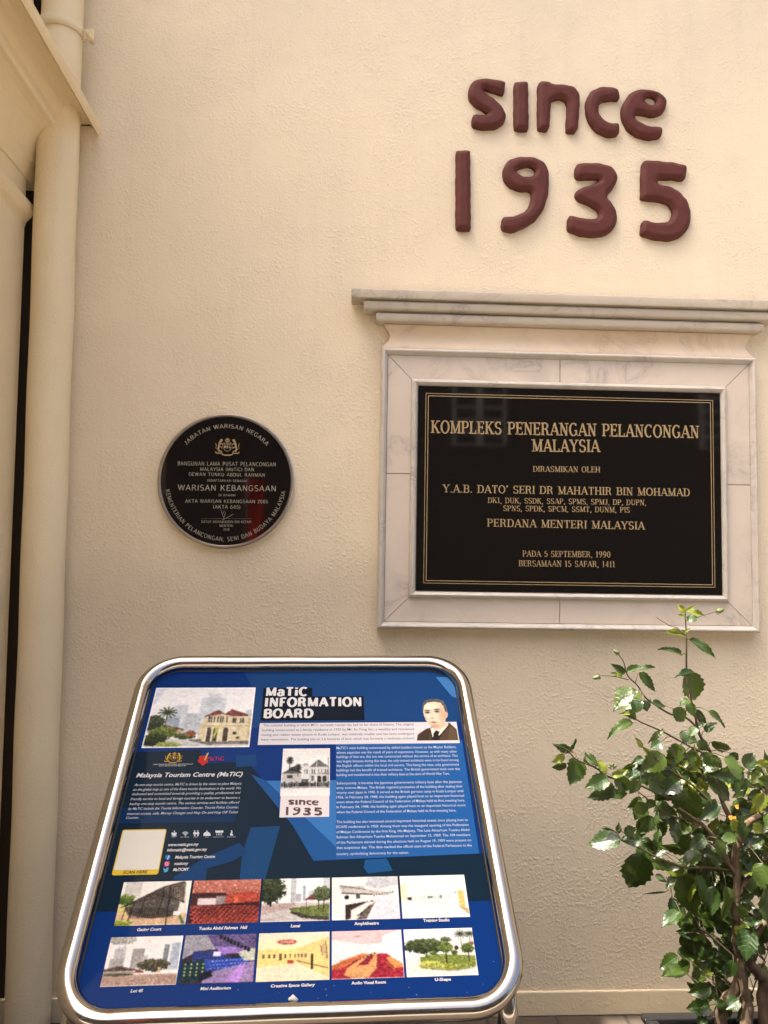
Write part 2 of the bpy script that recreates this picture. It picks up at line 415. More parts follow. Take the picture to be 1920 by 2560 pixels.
# ---- a small stroke font: capitals, digits and signs; slab or sans
def _arc(cx_, cy_, a, b, t0, t1, n=12): return [(cx_+a*math.cos(rad(t0+(t1-t0)*i/n)), cy_+b*math.sin(rad(t0+(t1-t0)*i/n))) for i in range(n+1)]
SK = {
 'A': (.80, [('t', [(.06, 0), (.40, 1)]), ('T', [(.40, 1), (.74, 0)]), ('h', [(.19, .33), (.61, .33)])], 'b.06 b.74'),
 'B': (.72, [('', [(.14, 0), (.14, 1)]), ('', [(.14, .97), (.40, .97)]+_arc(.40, .745, .2, .225, 90, -90)+[(.14, .52)]), ('', [(.40, .52)]+_arc(.40, .275, .245, .245, 90, -90)+[(.14, .03)])], 'b.10 c.10'),
 'C': (.76, [('', _arc(.42, .5, .34, .49, 48, 312, 20)), ('s', [(.655, .99), (.655, .76)])], ''),
 'D': (.78, [('', [(.14, 0), (.14, 1)]), ('', [(.14, .97), (.38, .97)]+_arc(.38, .5, .33, .47, 90, -90, 16)+[(.14, .03)])], 'b.10 c.10'),
 'E': (.66, [('', [(.14, 0), (.14, 1)]), ('', [(.14, .97), (.60, .97)]), ('', [(.14, .52), (.48, .52)]), ('', [(.14, .03), (.62, .03)]), ('s', [(.585, 1), (.585, .78)]), ('s', [(.605, 0), (.605, .24)]), ('s', [(.48, .4), (.48, .64)])], 'b.10 c.10'),
 'F': (.62, [('', [(.14, 0), (.14, 1)]), ('', [(.14, .97), (.58, .97)]), ('', [(.14, .50), (.46, .50)]), ('s', [(.565, 1), (.565, .76)]), ('s', [(.46, .38), (.46, .62)])], 'b.14 c.10'),
 'G': (.80, [('', _arc(.42, .5, .34, .49, 48, 300, 20)+[(.68, .12), (.68, .42)]), ('', [(.50, .42), (.76, .42)]), ('s', [(.655, .99), (.655, .78)])], ''),
 'H': (.82, [('', [(.14, 0), (.14, 1)]), ('', [(.68, 0), (.68, 1)]), ('', [(.14, .51), (.68, .51)])], 'b.14 c.14 b.68 c.68'),
 'I': (.30, [('', [(.15, 0), (.15, 1)])], 'b.15 c.15'),
 'J': (.52, [('', [(.36, 1), (.36, .24)]+_arc(.21, .24, .15, .22, 0, -160, 8))], 'c.36'),
 'K': (.80, [('', [(.14, 0), (.14, 1)]), ('t', [(.66, 1), (.16, .42)]), ('T', [(.32, .6), (.70, 0)])], 'b.14 c.14 b.70 c.66'),
 'L': (.64, [('', [(.14, 0), (.14, 1)]), ('', [(.14, .03), (.60, .03)]), ('s', [(.585, 0), (.585, .28)])], 'b.10 c.14'),
 'M': (.96, [('t', [(.13, 0), (.13, 1)]), ('T', [(.13, 1), (.47, .04)]), ('t', [(.47, .04), (.81, 1)]), ('T', [(.82, 1), (.82, 0)])], 'b.13 c.10 b.82 c.86'),
 'N': (.82, [('t', [(.14, 0), (.14, 1)]), ('T', [(.14, 1), (.68, 0)]), ('t', [(.68, 0), (.68, 1)])], 'b.14 c.10 c.68'),
 'O': (.84, [('', _arc(.42, .5, .35, .49, 0, 360, 26))], ''),
 'P': (.68, [('', [(.14, 0), (.14, 1)]), ('', [(.14, .97), (.38, .97)]+_arc(.38, .72, .22, .25, 90, -90)+[(.14, .47)])], 'b.14 c.10'),
 'R': (.78, [('', [(.14, 0), (.14, 1)]), ('', [(.14, .97), (.38, .97)]+_arc(.38, .735, .21, .235, 90, -90)+[(.14, .50)]), ('', [(.42, .5), (.55, .36), (.60, .08), (.72, .02)])], 'b.14 c.10'),
 'S': (.66, [('', _arc(.33, .74, .23, .25, 40, 270, 14)[:-1]+_arc(.33, .25, .25, .245, 90, -145, 14)), ('s', [(.535, .98), (.535, .76)]), ('s', [(.095, .02), (.095, .25)])], ''),
 'T': (.72, [('', [(.36, 0), (.36, 1)]), ('', [(.06, .97), (.66, .97)]), ('s', [(.075, 1), (.075, .76)]), ('s', [(.645, 1), (.645, .76)])], 'b.36'),
 'U': (.80, [('T', [(.15, 1), (.15, .32)]), ('', _arc(.40, .30, .25, .29, 180, 360, 12)), ('t', [(.65, .3), (.65, 1)])], 'c.15 c.65'),
 'V': (.78, [('T', [(.06, 1), (.39, 0)]), ('t', [(.39, 0), (.72, 1)])], 'c.06 c.72'),
 'W': (1.08, [('T', [(.06, 1), (.30, 0)]), ('t', [(.30, 0), (.54, 1)]), ('T', [(.54, 1), (.78, 0)]), ('t', [(.78, 0), (1.02, 1)])], 'c.06 c1.02'),
 'Y': (.76, [('T', [(.06, 1), (.38, .45)]), ('t', [(.38, .45), (.70, 1)]), ('T', [(.38, .47), (.38, 0)])], 'b.38 c.08 c.68'),
 '0': (.66, [('', _arc(.33, .5, .24, .49, 0, 360, 22))], ''),
 '1': (.46, [('T', [(.24, 0), (.24, 1)]), ('t', [(.24, .97), (.08, .8)])], 'b.24'),
 '2': (.64, [('', _arc(.32, .73, .22, .26, 160, -30, 10)+[(.09, .05)]), ('', [(.09, .04), (.58, .04)])], ''),
 '4': (.68, [('T', [(.46, 0), (.46, 1)]), ('t', [(.46, 1), (.06, .28)]), ('', [(.06, .28), (.62, .28)])], 'b.46'),
 '5': (.64, [('', [(.54, .96), (.16, .96), (.13, .52)]+_arc(.31, .31, .24, .3, 130, -150, 14))], ''),
 '6': (.66, [('', _arc(.33, .3, .23, .29, 0, 360, 18)), ('', [(.10, .3), (.14, .65), (.30, .93), (.52, .97)])], ''),
 '8': (.66, [('', _arc(.33, .27, .23, .26, 0, 360, 18)), ('', _arc(.33, .755, .19, .23, 0, 360, 16))], ''),
 '9': (.66, [('', _arc(.33, .7, .23, .29, 0, 360, 18)), ('', [(.56, .7), (.52, .35), (.36, .07), (.14, .03)])], ''),
 ',': (.28, [('T', [(.13, .1), (.13, 0), (.07, -.16)])], ''), '.': (.28, [('T', [(.13, .0), (.13, .13)])], ''),
 '(': (.34, [('', _arc(.42, .45, .3, .68, 130, 230, 10))], ''), ')': (.34, [('', _arc(-.08, .45, .3, .68, 50, -50, 10))], ''),
 '\u00b4': (.26, [('T', [(.10, .78), (.18, 1.0)])], ''),
 'a': (.64, [('', [(.09, .58)]+_arc(.31, .52, .2, .2, 150, 0, 8)+[(.51, .0)]), ('', [(.51, .42), (.3, .40)]+_arc(.27, .2, .19, .19, 90, 300, 10)+[(.51, .16)])], ''),
 'i': (.30, [('', [(.15, 0), (.15, .70)]), ('T', [(.15, .84), (.15, 1.0)])], ''), ' ': (.42, [], '')}
def stroke_text(s, thick=.15, thin=.07, slab=True, track=.04, serif=.10):
    V, Fc = [], []; x = 0.; lay = 0
    for ch in s:
        w, st, se = SK[ch]
        for kind, P in st:
            if kind == 's' and not slab: continue
            n = len(P); ws = []
            for i in range(n):
                a = P[max(i-1, 0)]; b = P[min(i+1, n-1)]; dx, dy = b[0]-a[0], b[1]-a[1]; L = math.hypot(dx, dy)+1e-9
                q = abs(dy)/L; ww = thin+(thick-thin)*q*q
                if kind == 'T': ww = thick
                if kind in ('t', 'h', 's'): ww = thin
                ws.append(ww)
            v, f = band([(x+p[0], p[1]) for p in P], ws); n0 = len(V); V += [(a, b, lay % 7) for a, b in v]; Fc += [tuple(i+n0 for i in q) for q in f]; lay += 1
        if slab:
            for tok in se.split():
                sx_ = float(tok[1:]); y0 = 0 if tok[0] == 'b' else 1; hh = thin*.85
                y1 = y0+hh if tok[0] == 'b' else y0-hh; a, b = x+sx_-thick*.5-serif, x+sx_+thick*.5+serif
                n0 = len(V); V += [(a, y0, lay % 7), (b, y0, lay % 7), (b, y1, lay % 7), (a, y1, lay % 7)]; Fc.append((n0, n0+1, n0+2, n0+3)); lay += 1
        x += w+track
    return np.array(V), Fc
def put_stroke(pl, s, a, b, cap, h, snap=False, shear=0., mapper=None, **k):
    if mapper: a0_, b = a, mapper(*b); a = mapper(*a)
    V, Fc = stroke_text(s, **k); A, B = pl.uv(*a), pl.uv(*b); C = pl.uv(a[0], a[1]-cap); hh = abs((C-A)[1])
    if snap: A[1] = B[1] = (A[1]+B[1])/2
    L = np.linalg.norm(B-A); ex = (B-A)/L; ey = np.array([-ex[1], ex[0]]); x0, x1 = V[:, 0].min(), V[:, 0].max(); sx = L/(x1-x0)
    uv = A+((V[:, :1]-x0)*sx+shear*V[:, 1:2]*hh)*ex+V[:, 1:2]*hh*ey
    return pl.pts(uv, 0)+pl.Nn*(h+V[:, 2:3]*.00002), Fc
def poly_px(pl, pts, h):
    return list(pl.pts([pl.uv(*q) for q in pts], h)), [tuple(range(len(pts)))]
def thickpoly(pl, uv, h0, h1):
    n = len(uv); V = list(pl.pts(uv, h1))+list(pl.pts(uv, h0))
    return V, [tuple(range(n))]+[(i, n+i, n+(i+1) % n, (i+1) % n) for i in range(n)]

# ------------------------------------------------------------------ since 1935: modelled relief letters
def zl(L): return [(1100+.40989*x, 160+.40989*y) for x, y in L]
GL = [
 ('s', [(397,108),(300,93),(235,93),(190,118),(170,165),(178,215),(215,258),(270,288),(300,308),(270,315),(205,310),(192,335),(192,375),(215,390),(285,400),(350,390),(392,360),(403,315),(385,270),(340,225),(290,190),(262,165),(268,152),(320,170),(375,190),(390,180),(397,130)], None),
 ('i', [(455,112),(530,110),(536,125),(540,400),(530,410),(455,403),(450,390),(450,130)], None),
 ('n', [(597,125),(620,105),(668,112),(680,126),(760,128),(815,140),(845,175),(853,230),(845,320),(838,420),(770,418),(768,400),(775,260),(765,225),(725,210),(690,222),(675,240),(670,310),(668,408),(597,405),(594,390),(594,150)], None),
 ('c', [(1090,170),(1095,205),(1085,222),(1040,220),(985,230),(962,262),(965,300),(990,340),(1040,365),(1088,365),(1093,385),(1088,435),(1060,441),(1005,440),(940,400),(900,340),(887,270),(892,205),(925,165),(985,142),(1040,143),(1078,155)], None),
 ('e', [(1355,390),(1355,420),(1340,452),(1270,460),(1215,448),(1150,410),(1118,360),(1103,310),(1110,250),(1140,200),(1185,165),(1250,157),(1320,168),(1370,200),(1383,240),(1370,290),(1325,318),(1270,320),(1200,300),(1187,318),(1195,345),(1240,370),(1290,385),(1345,388)],
  [(1240,226),(1260,202),(1290,198),(1318,216),(1316,246),(1290,255),(1260,242)]),
 ('1', [(100,530),(178,530),(184,545),(188,1010),(180,1018),(100,1015),(95,1000),(96,545)], None),
 ('9', [(375,935),(430,935),(500,915),(545,870),(558,790),(545,775),(480,775),(415,745),(382,690),(385,630),(415,590),(480,568),(560,570),(625,590),(658,640),(665,700),(658,800),(640,870),(600,940),(530,990),(440,1028),(390,1020),(373,1000)],
  [(462,660),(480,638),(530,625),(572,635),(582,660),(558,692),(500,688)]),
 ('3', [(830,618),(850,607),(960,607),(1030,620),(1070,655),(1082,700),(1065,750),(1010,810),(1055,860),(1080,920),(1075,980),(1040,1030),(970,1055),(880,1053),(790,1025),(773,1000),(780,935),(800,928),(880,945),(950,950),(970,930),(960,890),(910,860),(845,835),(825,810),(828,775),(870,755),(940,735),(975,715),(950,700),(840,705),(823,690),(823,640)], None),
 ('5', [(1240,595),(1265,590),(1400,600),(1495,618),(1503,635),(1497,700),(1480,710),(1400,703),(1325,702),(1322,735),(1400,750),(1460,780),(1510,840),(1530,920),(1520,990),(1490,1040),(1430,1072),(1370,1078),(1290,1065),(1230,1045),(1224,1030),(1228,965),(1245,955),(1320,972),(1380,970),(1412,945),(1420,900),(1395,855),(1340,838),(1225,828),(1224,800),(1228,640),(1232,605)], None)]
def chaikin(P, n=1):
    P = np.asarray(P, float)
    for _ in range(n):
        Q = np.roll(P, -1, 0); P = np.stack([.78*P+.22*Q, .22*P+.78*Q], 1).reshape(-1, 2)
    return P
def sdf(P, X, Z):
    """signed distance (inside positive) to polygon P"""
    d = np.full(X.shape, 1e9); ins = np.zeros(X.shape, bool); n = len(P)
    for i in range(n):
        a, b = P[i], P[(i+1) % n]; e = b-a
        t = np.clip(((X-a[0])*e[0]+(Z-a[1])*e[1])/(e@e+1e-15), 0, 1)
        d = np.minimum(d, np.hypot(X-a[0]-t*e[0], Z-a[1]-t*e[1]))
        if abs(a[1]-b[1]) > 1e-12:
            c = ((a[1] > Z) != (b[1] > Z)) & (X < (b[0]-a[0])*(Z-a[1])/(b[1]-a[1])+a[0]); ins ^= c
    return np.where(ins, d, -d)
def relief(outer, hole, depth, step=.0042, bev=.02):
    x0, z0 = outer.min(0)-step*1.5; x1, z1 = outer.max(0)+step*1.5
    xs_ = np.arange(x0, x1+step, step); zs_ = np.arange(z0, z1+step, step)
    X, Z = np.meshgrid(xs_, zs_); D = sdf(outer, X, Z)
    if hole is not None: D = np.minimum(D, -sdf(hole, X, Z))
    wob = .0012*np.sin(X*140+Z*60)+.001*np.sin(X*75-Z*160+2)
    D = D+wob*.5
    def hgt(f):
        t = min(max(f/.0135, 0), 1); return depth*(.58+.42*t)
    V = []; key = {}; Fc = []
    def vert(k, x, z, f):
        if k not in key: key[k] = len(V); V.append((x, -hgt(f), z))
        return key[k]
    nz, nx = D.shape; bed = []
    for j in range(nz-1):
        for i in range(nx-1):
            cs = [(i, j), (i+1, j), (i+1, j+1), (i, j+1)]
            f = [D[b, a] for a, b in cs]
            if max(f) <= 0: continue
            poly = []
            for q in range(4):
                (a, b), (c, d2) = cs[q], cs[(q+1) % 4]; fa, fb = f[q], f[(q+1) % 4]
                if fa > 0: poly.append((vert(('g', a, b), xs_[a], zs_[b], fa), False))
                if (fa > 0) != (fb > 0):
                    t = fa/(fa-fb); k = ('e',)+tuple(sorted([(a, b), (c, d2)]))
                    poly.append((vert(k, xs_[a]+(xs_[c]-xs_[a])*t, zs_[b]+(zs_[d2]-zs_[b])*t, 0), True))
            if len(poly) < 3: continue
            Fc.append([p[0] for p in poly])
            for q in range(len(poly)):
                p, r = poly[q], poly[(q+1) % len(poly)]
                if p[1] and r[1]: bed.append((p[0], r[0]))
    base = {}
    def bv(i):
        if i not in base:
            base[i] = len(V); v = V[i]; V.append((v[0], .001, v[2]))
        return base[i]
    for a, b in bed: Fc.append([b, a, bv(a), bv(b)])
    return V, Fc
LLAB = {'s': 'raised maroon letter s at the start of the upper word on the cream wall', 'i': 'raised maroon dotless letter i, plain upright bar between s and n',
 'n': 'raised maroon letter n in the middle of the word since', 'c': 'raised maroon letter c between the n and the e', 'e': 'raised maroon letter e with a tiny eye, ending the word since',
 '1': 'raised maroon numeral 1, tall plain bar beginning the year', '9': 'raised maroon numeral 9 with a small oval eye in the year', '3': 'raised maroon numeral 3 between the 9 and the 5', '5': 'raised maroon numeral 5 ending the year on the cream wall'}
for ch, out, hole in GL:
    def W2(L): return np.array([[at_y(x, y, -.012)[0], at_y(x, y, -.012)[2]] for x, y in zl(L)])
    V, Fc = relief(chaikin(W2(out)), chaikin(W2(hole)) if hole else None, .026)
    o = mk('raised_letter' if ch.isalpha() else 'raised_numeral', V, Fc, M_MAROON, None, True)
    tag(o, LLAB[ch], 'letter' if ch.isalpha() else 'numeral', 'raised maroon letters and numerals of the founding year')
    e = o.modifiers.new('es', 'EDGE_SPLIT'); e.split_angle = rad(50)

# ------------------------------------------------------------------ marble plaque
ang = rad(.377)
fx0, fx1, fz0, fz1 = .0890, 1.3790, H-.2220, H+.7195
gx0, gx1, gz0, gz1 = .2172, 1.2480, H-.0942, H+.5902
cx, cz = (fx0+fx1)/2, (fz0+fz1)/2
mp = empty('marble_plaque', (cx, 0, cz), 'wide opening plaque of black granite in a pale marble frame under a stepped cornice', 'plaque', None, Matrix.Rotation(ang, 3, 'Y'))
MM = WM[mp.name]
a0, a1, b0, b1 = fx0-cx, fx1-cx, fz0-cz, fz1-cz
D0 = .034
mk('backing_slab', *box(a0+.004, a1-.004, -D0+.006, .002, b0+.004, b1-.004), mat('grey_grout', (.20, .165, .135), .9), mp, False, MM)
def strip(prof, x0, x1, z0, z1, side):
    """profile [(inset, height)] swept along one side of a rectangle, mitred"""
    V = []
    for t, h in prof:
        if side == 'top': V += [(x0+t, -h, z1-t), (x1-t, -h, z1-t)]
        if side == 'bottom': V += [(x0+t, -h, z0+t), (x1-t, -h, z0+t)]
        if side == 'left': V += [(x0+t, -h, z0+t), (x0+t, -h, z1-t)]
        if side == 'right': V += [(x1-t, -h, z0+t), (x1-t, -h, z1-t)]
    n = len(prof); Fc = [(2*i, 2*i+1, 2*i+3, 2*i+2) for i in range(n-1)]
    Fc += [tuple(2*i for i in range(n)), tuple(2*i+1 for i in range(n))[::-1]]
    return V, Fc
mo = [(0, .0), (0, .030), (.003, .044), (.009, .050), (.014, .048), (.018, .040), (.021, .037), (.024, .030)]
for sd in ('top', 'bottom', 'left', 'right'):
    o = mk('outer_moulding', *strip(mo, a0, a1, b0, b1, sd), M_MOULD, mp, False, MM); bevel(o, .0015, 2)
c0, c1, e0, e1 = gx0-cx, gx1-cx, gz0-cz, gz1-cz
iw = .027
mi = [(0, .028), (.0, .036), (.004, .045), (.011, .050), (.018, .046), (.024, .036), (iw, .028)]
for sd in ('top', 'bottom', 'left', 'right'):
    o = mk('inner_moulding', *strip(mi, c0-iw+.002, c1+iw-.002, e0-iw+.002, e1+iw-.002, sd), M_MOULD, mp, False, MM); bevel(o, .0015, 2)
# flat marble pieces, mitred at corners and butted mid-side with fine joints
ox0, ox1, oz0, oz1 = a0+.0245, a1-.0245, b0+.0245, b1-.0245
nx0, nx1, nz0, nz1 = c0-iw+.003, c1+iw-.003, e0-iw+.003, e1+iw-.003
g_ = .0013
def slabpoly(P, h0, h1):
    n = len(P); V = [(x, -h1, z) for x, z in P]+[(x, -h0, z) for x, z in P]
    return V, [tuple(range(n))]+[(i, n+i, n+(i+1) % n, (i+1) % n) for i in range(n)]
mx = -.035; mzl = .045; mzr = .03
pieces = [
 [(ox0+g_, oz1), (nx0+g_, nz1), (mx-g_, nz1), (mx-g_, oz1)], [(mx+g_, oz1), (mx+g_, nz1), (nx1-g_, nz1), (ox1-g_, oz1)],
 [(ox0+g_, oz0), (nx0+g_, nz0), (mx-g_, nz0), (mx-g_, oz0)], [(mx+g_, oz0), (mx+g_, nz0), (nx1-g_, nz0), (ox1-g_, oz0)],
 [(ox0, oz0+g_), (nx0, nz0+g_), (nx0, mzl-g_), (ox0, mzl-g_)], [(ox0, mzl+g_), (nx0, mzl+g_), (nx0, nz1-g_), (ox0, oz1-g_)],
 [(ox1, oz0+g_), (nx1, nz0+g_), (nx1, mzr-g_), (ox1, mzr-g_)], [(ox1, mzr+g_), (nx1, mzr+g_), (nx1, nz1-g_), (ox1, oz1-g_)]]
for k, P in enumerate(pieces):
    o = mk('marble_panel', *slabpoly(P, .02, .0335+.0004*(k % 3)), M_MARB, mp, False, MM)
gp = mk('granite_panel', *box(c0, c1, -.042, -.026, e0, e1), M_GRANITE, mp, False, MM)
# frieze and cornice, wrapped round three sides
def wrap(prof, x0, x1, d0):
    """profile [(side offset, front offset, z)]"""
    V = []
    for s_, f_, z in prof:
        V += [(x0-s_, .002, z), (x0-s_, -d0-f_, z), (x1+s_, -d0-f_, z), (x1+s_, .002, z)]
    n = len(prof); Fc = []
    for i in range(n-1):
        for k in range(3): Fc.append((4*i+k, 4*i+k+1, 4*i+4+k+1, 4*i+4+k))
    Fc += [(0, 1, 2, 3)[::-1], tuple(4*(n-1)+k for k in range(4))]
    return V, Fc
fb, ft = b1+.001, b1+.083
fr = []
for k in range(9):
    t = k/8; s_ = -.026*math.sin(math.pi*min(1, t*1.02))-.006*t
    fr.append((s_, -.008*math.sin(math.pi*t), fb+(ft-fb)*t))
o = mk('frieze', *wrap(fr, a0, a1, .030), M_FRIEZE, mp, False, MM); bevel(o, .0008, 1)
def nose(s0, f0, z0, z1, rd=.009):
    P = []
    for k in range(5):
        q = math.pi/2*k/4; P.append((s0-rd*(1-math.sin(q)), f0-rd*(1-math.sin(q)), z0+rd*(1-math.cos(q))))
    for k in range(5):
        q = math.pi/2*k/4; P.append((s0-rd*(1-math.cos(q)), f0-rd*(1-math.cos(q)), z1-rd*(1-math.sin(q))))
    return P
z3 = ft+.0015
for (s0, f0, th, rd) in ((.020, .021, .034, .012), (.062, .033, .033, .010), (.104, .044, .032, .004)):
    o = mk('cornice_slab', *wrap(nose(s0, f0, z3, z3+th, rd), a0, a1, D0), M_CORN, mp, True, MM)
    e = o.modifiers.new('es', 'EDGE_SPLIT'); e.split_angle = rad(40)
    z3 += th+.0022
# lettering
PLg = Plane((cx, 0, cz), [math.cos(ang), 0, -math.sin(ang)], [math.sin(ang), 0, math.cos(ang)])
PLg.O = PLg.O+PLg.Nn*.042
def G(x, y): return (920+.5907*x, 940+.5907*y)
TX = [
 ('KOMPLEKS PENERANGAN PELANCONGAN', (266, 241), (1402, 263), 53*.5907, .028),
 ('MALAYSIA', (692, 320), (985, 322), 52*.5907, .028),
 ('DIRASMIKAN OLEH', (697, 405), (983, 408), 24*.5907, .006),
 ('Y.A.B. DATO\u00b4 SERI DR MAHATHIR BIN MOHAMAD', (315, 492), (1362, 509), 33*.5907, .012),
 ('DK1, DUK, SSDK, SSAP, SPMS, SPMJ, DP, DUPN,', (506, 537), (1176, 547), 23*.5907, .004),
 ('SPNS, SPDK, SPCM, SSMT, DUNM, PIS', (573, 571), (1108, 578), 23*.5907, .004),
 ('PERDANA MENTERI MALAYSIA', (502, 637), (1174, 650), 33*.5907, .012),
 ('PADA 5 SEPTEMBER, 1990', (653, 764), (1026, 768), 25*.5907, .006),
 ('BERSAMAAN 15 SAFAR, 1411', (637, 805), (1044, 809), 25*.5907, .006)]
for s, a, b, cp, bo in TX:
    V, Fc = put_stroke(PLg, s, G(*a), G(*b), cp, .0004, thick=.15+bo*1.2, thin=.065+bo, slab=True, track=.10, serif=.085)
    mk('engraved_text', V, Fc, M_GOLD, gp)
def frameline(pl, corners, w, h):
    """thin closed line through uv corners"""
    c = np.mean(corners, 0); P = np.array(corners); Q = c+(P-c)*np.array([(abs(P[0][0]-c[0])-w)/abs(P[0][0]-c[0]), (abs(P[0][1]-c[1])-w)/abs(P[0][1]-c[1])])
    V = list(pl.pts(P, h))+list(pl.pts(Q, h)); n = len(P)
    return V, [(i, (i+1) % n, n+(i+1) % n, n+i) for i in range(n)]
for ins, w in ((.0235, .0022), (.0315, .0026)):
    x0, x1, z0, z1 = c0+ins, c1-ins, e0+ins, e1-ins
    mk('border_line', *frameline(PLg, [(x0, z0), (x1, z0), (x1, z1), (x0, z1)], w, .0004), M_GOLD, gp)

# ------------------------------------------------------------------ round plaque
rx, rz, rr = -.4203, H+.2662, .2252
rp = empty('round_plaque', (rx, 0, rz), 'round black heritage plaque with a steel rim left of the marble plaque', 'plaque')
n = 96
def ring(prof, n=96):
    V = []; Fc = []
    for i in range(n):
        q = 2*math.pi*i/n
        for r_, y_ in prof: V.append((rx+r_*math.cos(q), y_, rz+r_*math.sin(q)))
    k = len(prof)
    for i in range(n):
        j = (i+1) % n
        for a in range(k-1): Fc.append((i*k+a, i*k+a+1, j*k+a+1, j*k+a))
    return V, Fc
mk('rim', *ring([(rr-.002, .001), (rr, -.004), (rr, -.022), (rr-.003, -.0245), (rr-.0085, -.0245), (rr-.0105, -.022), (rr-.0105, -.012)]), M_RIM, rp, False)
V = [(rx+(rr-.009)*math.cos(2*math.pi*i/n), -.0205, rz+(rr-.009)*math.sin(2*math.pi*i/n)) for i in range(n)]
V2 = [(x, .0, z) for x, _, z in V]
disc = mk('disc', V+V2, [tuple(range(n))]+[(i, n+i, n+(i+1) % n, (i+1) % n) for i in range(n)], M_BLACKDISC, rp)
PLr = Plane((rx, -.0205, rz), [1, 0, 0], [0, 0, 1])
def Q(x, y): return (380+.22905*x, 1020+.22905*y)
RT = [('BANGUNAN LAMA PUSAT PELANCONGAN', (281, 625), (1350, 637), 42, .004), ('MALAYSIA (MaTiC) DAN', (528, 685), (1110, 690), 36, .004),
 ('DEWAN TUNKU ABDUL RAHMAN', (403, 740), (1230, 750), 36, .004), ('DIDAFTARKAN SEBAGAI', (605, 803), (1035, 808), 24, -.002),
 ('WARISAN KEBANGSAAN', (281, 897), (1350, 909), 60, .006), ('DI BAWAH', (728, 963), (908, 965), 24, -.002),
 ('AKTA WARISAN KEBANGSAAN 2005', (361, 1032), (1265, 1040), 36, .003), ('(AKTA 645)', (668, 1097), (962, 1100), 38, .003),
 ('DATUK MOHAMADDIN BIN KETAPI', (540, 1254), (1082, 1257), 27, -.002), ('MENTERI', (738, 1296), (884, 1298), 25, -.002), ('2018', (778, 1338), (845, 1339), 25, -.002)]
for s, a, b, cp, bo in RT:
    mk('engraved_text', *put_stroke(PLr, s, Q(*a), Q(*b), cp*.22905, .0003, thick=.125, thin=.11, slab=False, track=.10), M_SILVER, disc)
def arc_text(s, r_in, a_start, a_end, cap, outward=True):
    """letters on an arc; angles in degrees, from the plaque's centre"""
    V, Fc = stroke_text(s, .125, .11, False, .12); x0, x1 = V[:, 0].min(), V[:, 0].max(); out = []
    for x, y, _ in V:
        t = (x-x0)/(x1-x0); q = rad(a_start+(a_end-a_start)*t); yy = y*cap
        r = r_in+yy if outward else r_in-yy
        out.append((rx+r*math.cos(q), -.0208-_*.00002, rz+r*math.sin(q)))
    return out, Fc
mk('engraved_text', *arc_text('JABATAN WARISAN NEGARA', .1775, 138.5, 42, .0135), M_SILVER, disc)
mk('engraved_text', *arc_text('KEMENTERIAN PELANCONGAN, SENI DAN BUDAYA MALAYSIA', .2005, 189.5, 350.5, .0135, False), M_SILVER, disc)
# coat of arms, drawn as thin gilt shapes
def E2(cx_, cy_, a, b, n=20, t0=0, t1=360): return [(cx_+a*math.cos(rad(t0+(t1-t0)*i/(n-1 if t1-t0 < 360 else n))), cy_+b*math.sin(rad(t0+(t1-t0)*i/(n-1 if t1-t0 < 360 else n)))) for i in range(n)]
def emblem_shapes():
    """unit emblem: x -1..1, y -0.75..0.75; returns [(colour key, verts, faces)]"""
    S_ = []
    star = []
    for i in range(28):
        r = .15 if i % 2 == 0 else .085; q = math.pi*2*i/28; star.append((r*math.cos(q), .62+r*math.sin(q)))
    S_.append(('gold', star, [tuple(range(28))]))
    cres = E2(0, .58, .2, .2, 24, 155, 385); inn = E2(0, .62, .165, .165, 24, 385, 155)
    S_.append(('gold', cres+inn, [tuple(range(48))]))
    sh = [(-.36, .33), (.36, .33), (.37, -.05), (.2, -.28), (0, -.36), (-.2, -.28), (-.37, -.05)]
    v, f = band(sh+[sh[0]], .035); S_.append(('gold', v, f))
    for x in (-.22, -.12, 0, .12, .22):
        S_.append(('red' if abs(x) > .2 else 'gold', [(x-.025, .14), (x+.025, .14), (x+.025, .3), (x-.025, .3)], [(0, 1, 2, 3)]))
    S_.append(('white', [(-.06, -.12), (.06, -.12), (.06, .11), (-.06, .11)], [(0, 1, 2, 3)]))
    S_.append(('gold', [(.12, -.12), (.26, -.12), (.26, -.02), (.19, .1), (.12, -.02)], [(0, 1, 2, 3, 4)]))
    S_.append(('red', [(-.28, -.1), (-.12, -.1), (-.12, .1), (-.28, .1)], [(0, 1, 2, 3)]))
    for s in (-1, 1):
        body = [(s*.46, .5), (s*.58, .46), (s*.64, .28), (s*.7, .05), (s*.74, -.2), (s*.66, -.4)]
        v, f = band(body, [.12, .17, .18, .15, .15, .1]); S_.append(('gold', v, f))
        S_.append(('gold', E2(s*.5, .56, .12, .1, 10), [tuple(range(10))]))
        v, f = band([(s*.6, .3), (s*.45, .25), (s*.38, .18)], .07); S_.append(('gold', v, f))
        v, f = band([(s*.66, .0), (s*.5, -.02), (s*.42, -.12)], .07); S_.append(('gold', v, f))
        v, f = band([(s*.68, -.3), (s*.52, -.34), (s*.44, -.42)], .07); S_.append(('gold', v, f))
        v, f = band([(s*.78, -.2), (s*.95, -.12), (s*.9, .1), (s*.98, .3)], .045); S_.append(('gold', v, f))
        v, f = band([(s*1., -.4), (s*.85, -.53), (s*.6, -.52), (s*.42, -.5)], .09); S_.append(('gold', v, f))
    v, f = band([(-.44, -.62), (-.2, -.68), (.2, -.68), (.44, -.62)], .11); S_.append(('gold', v, f))
    return S_
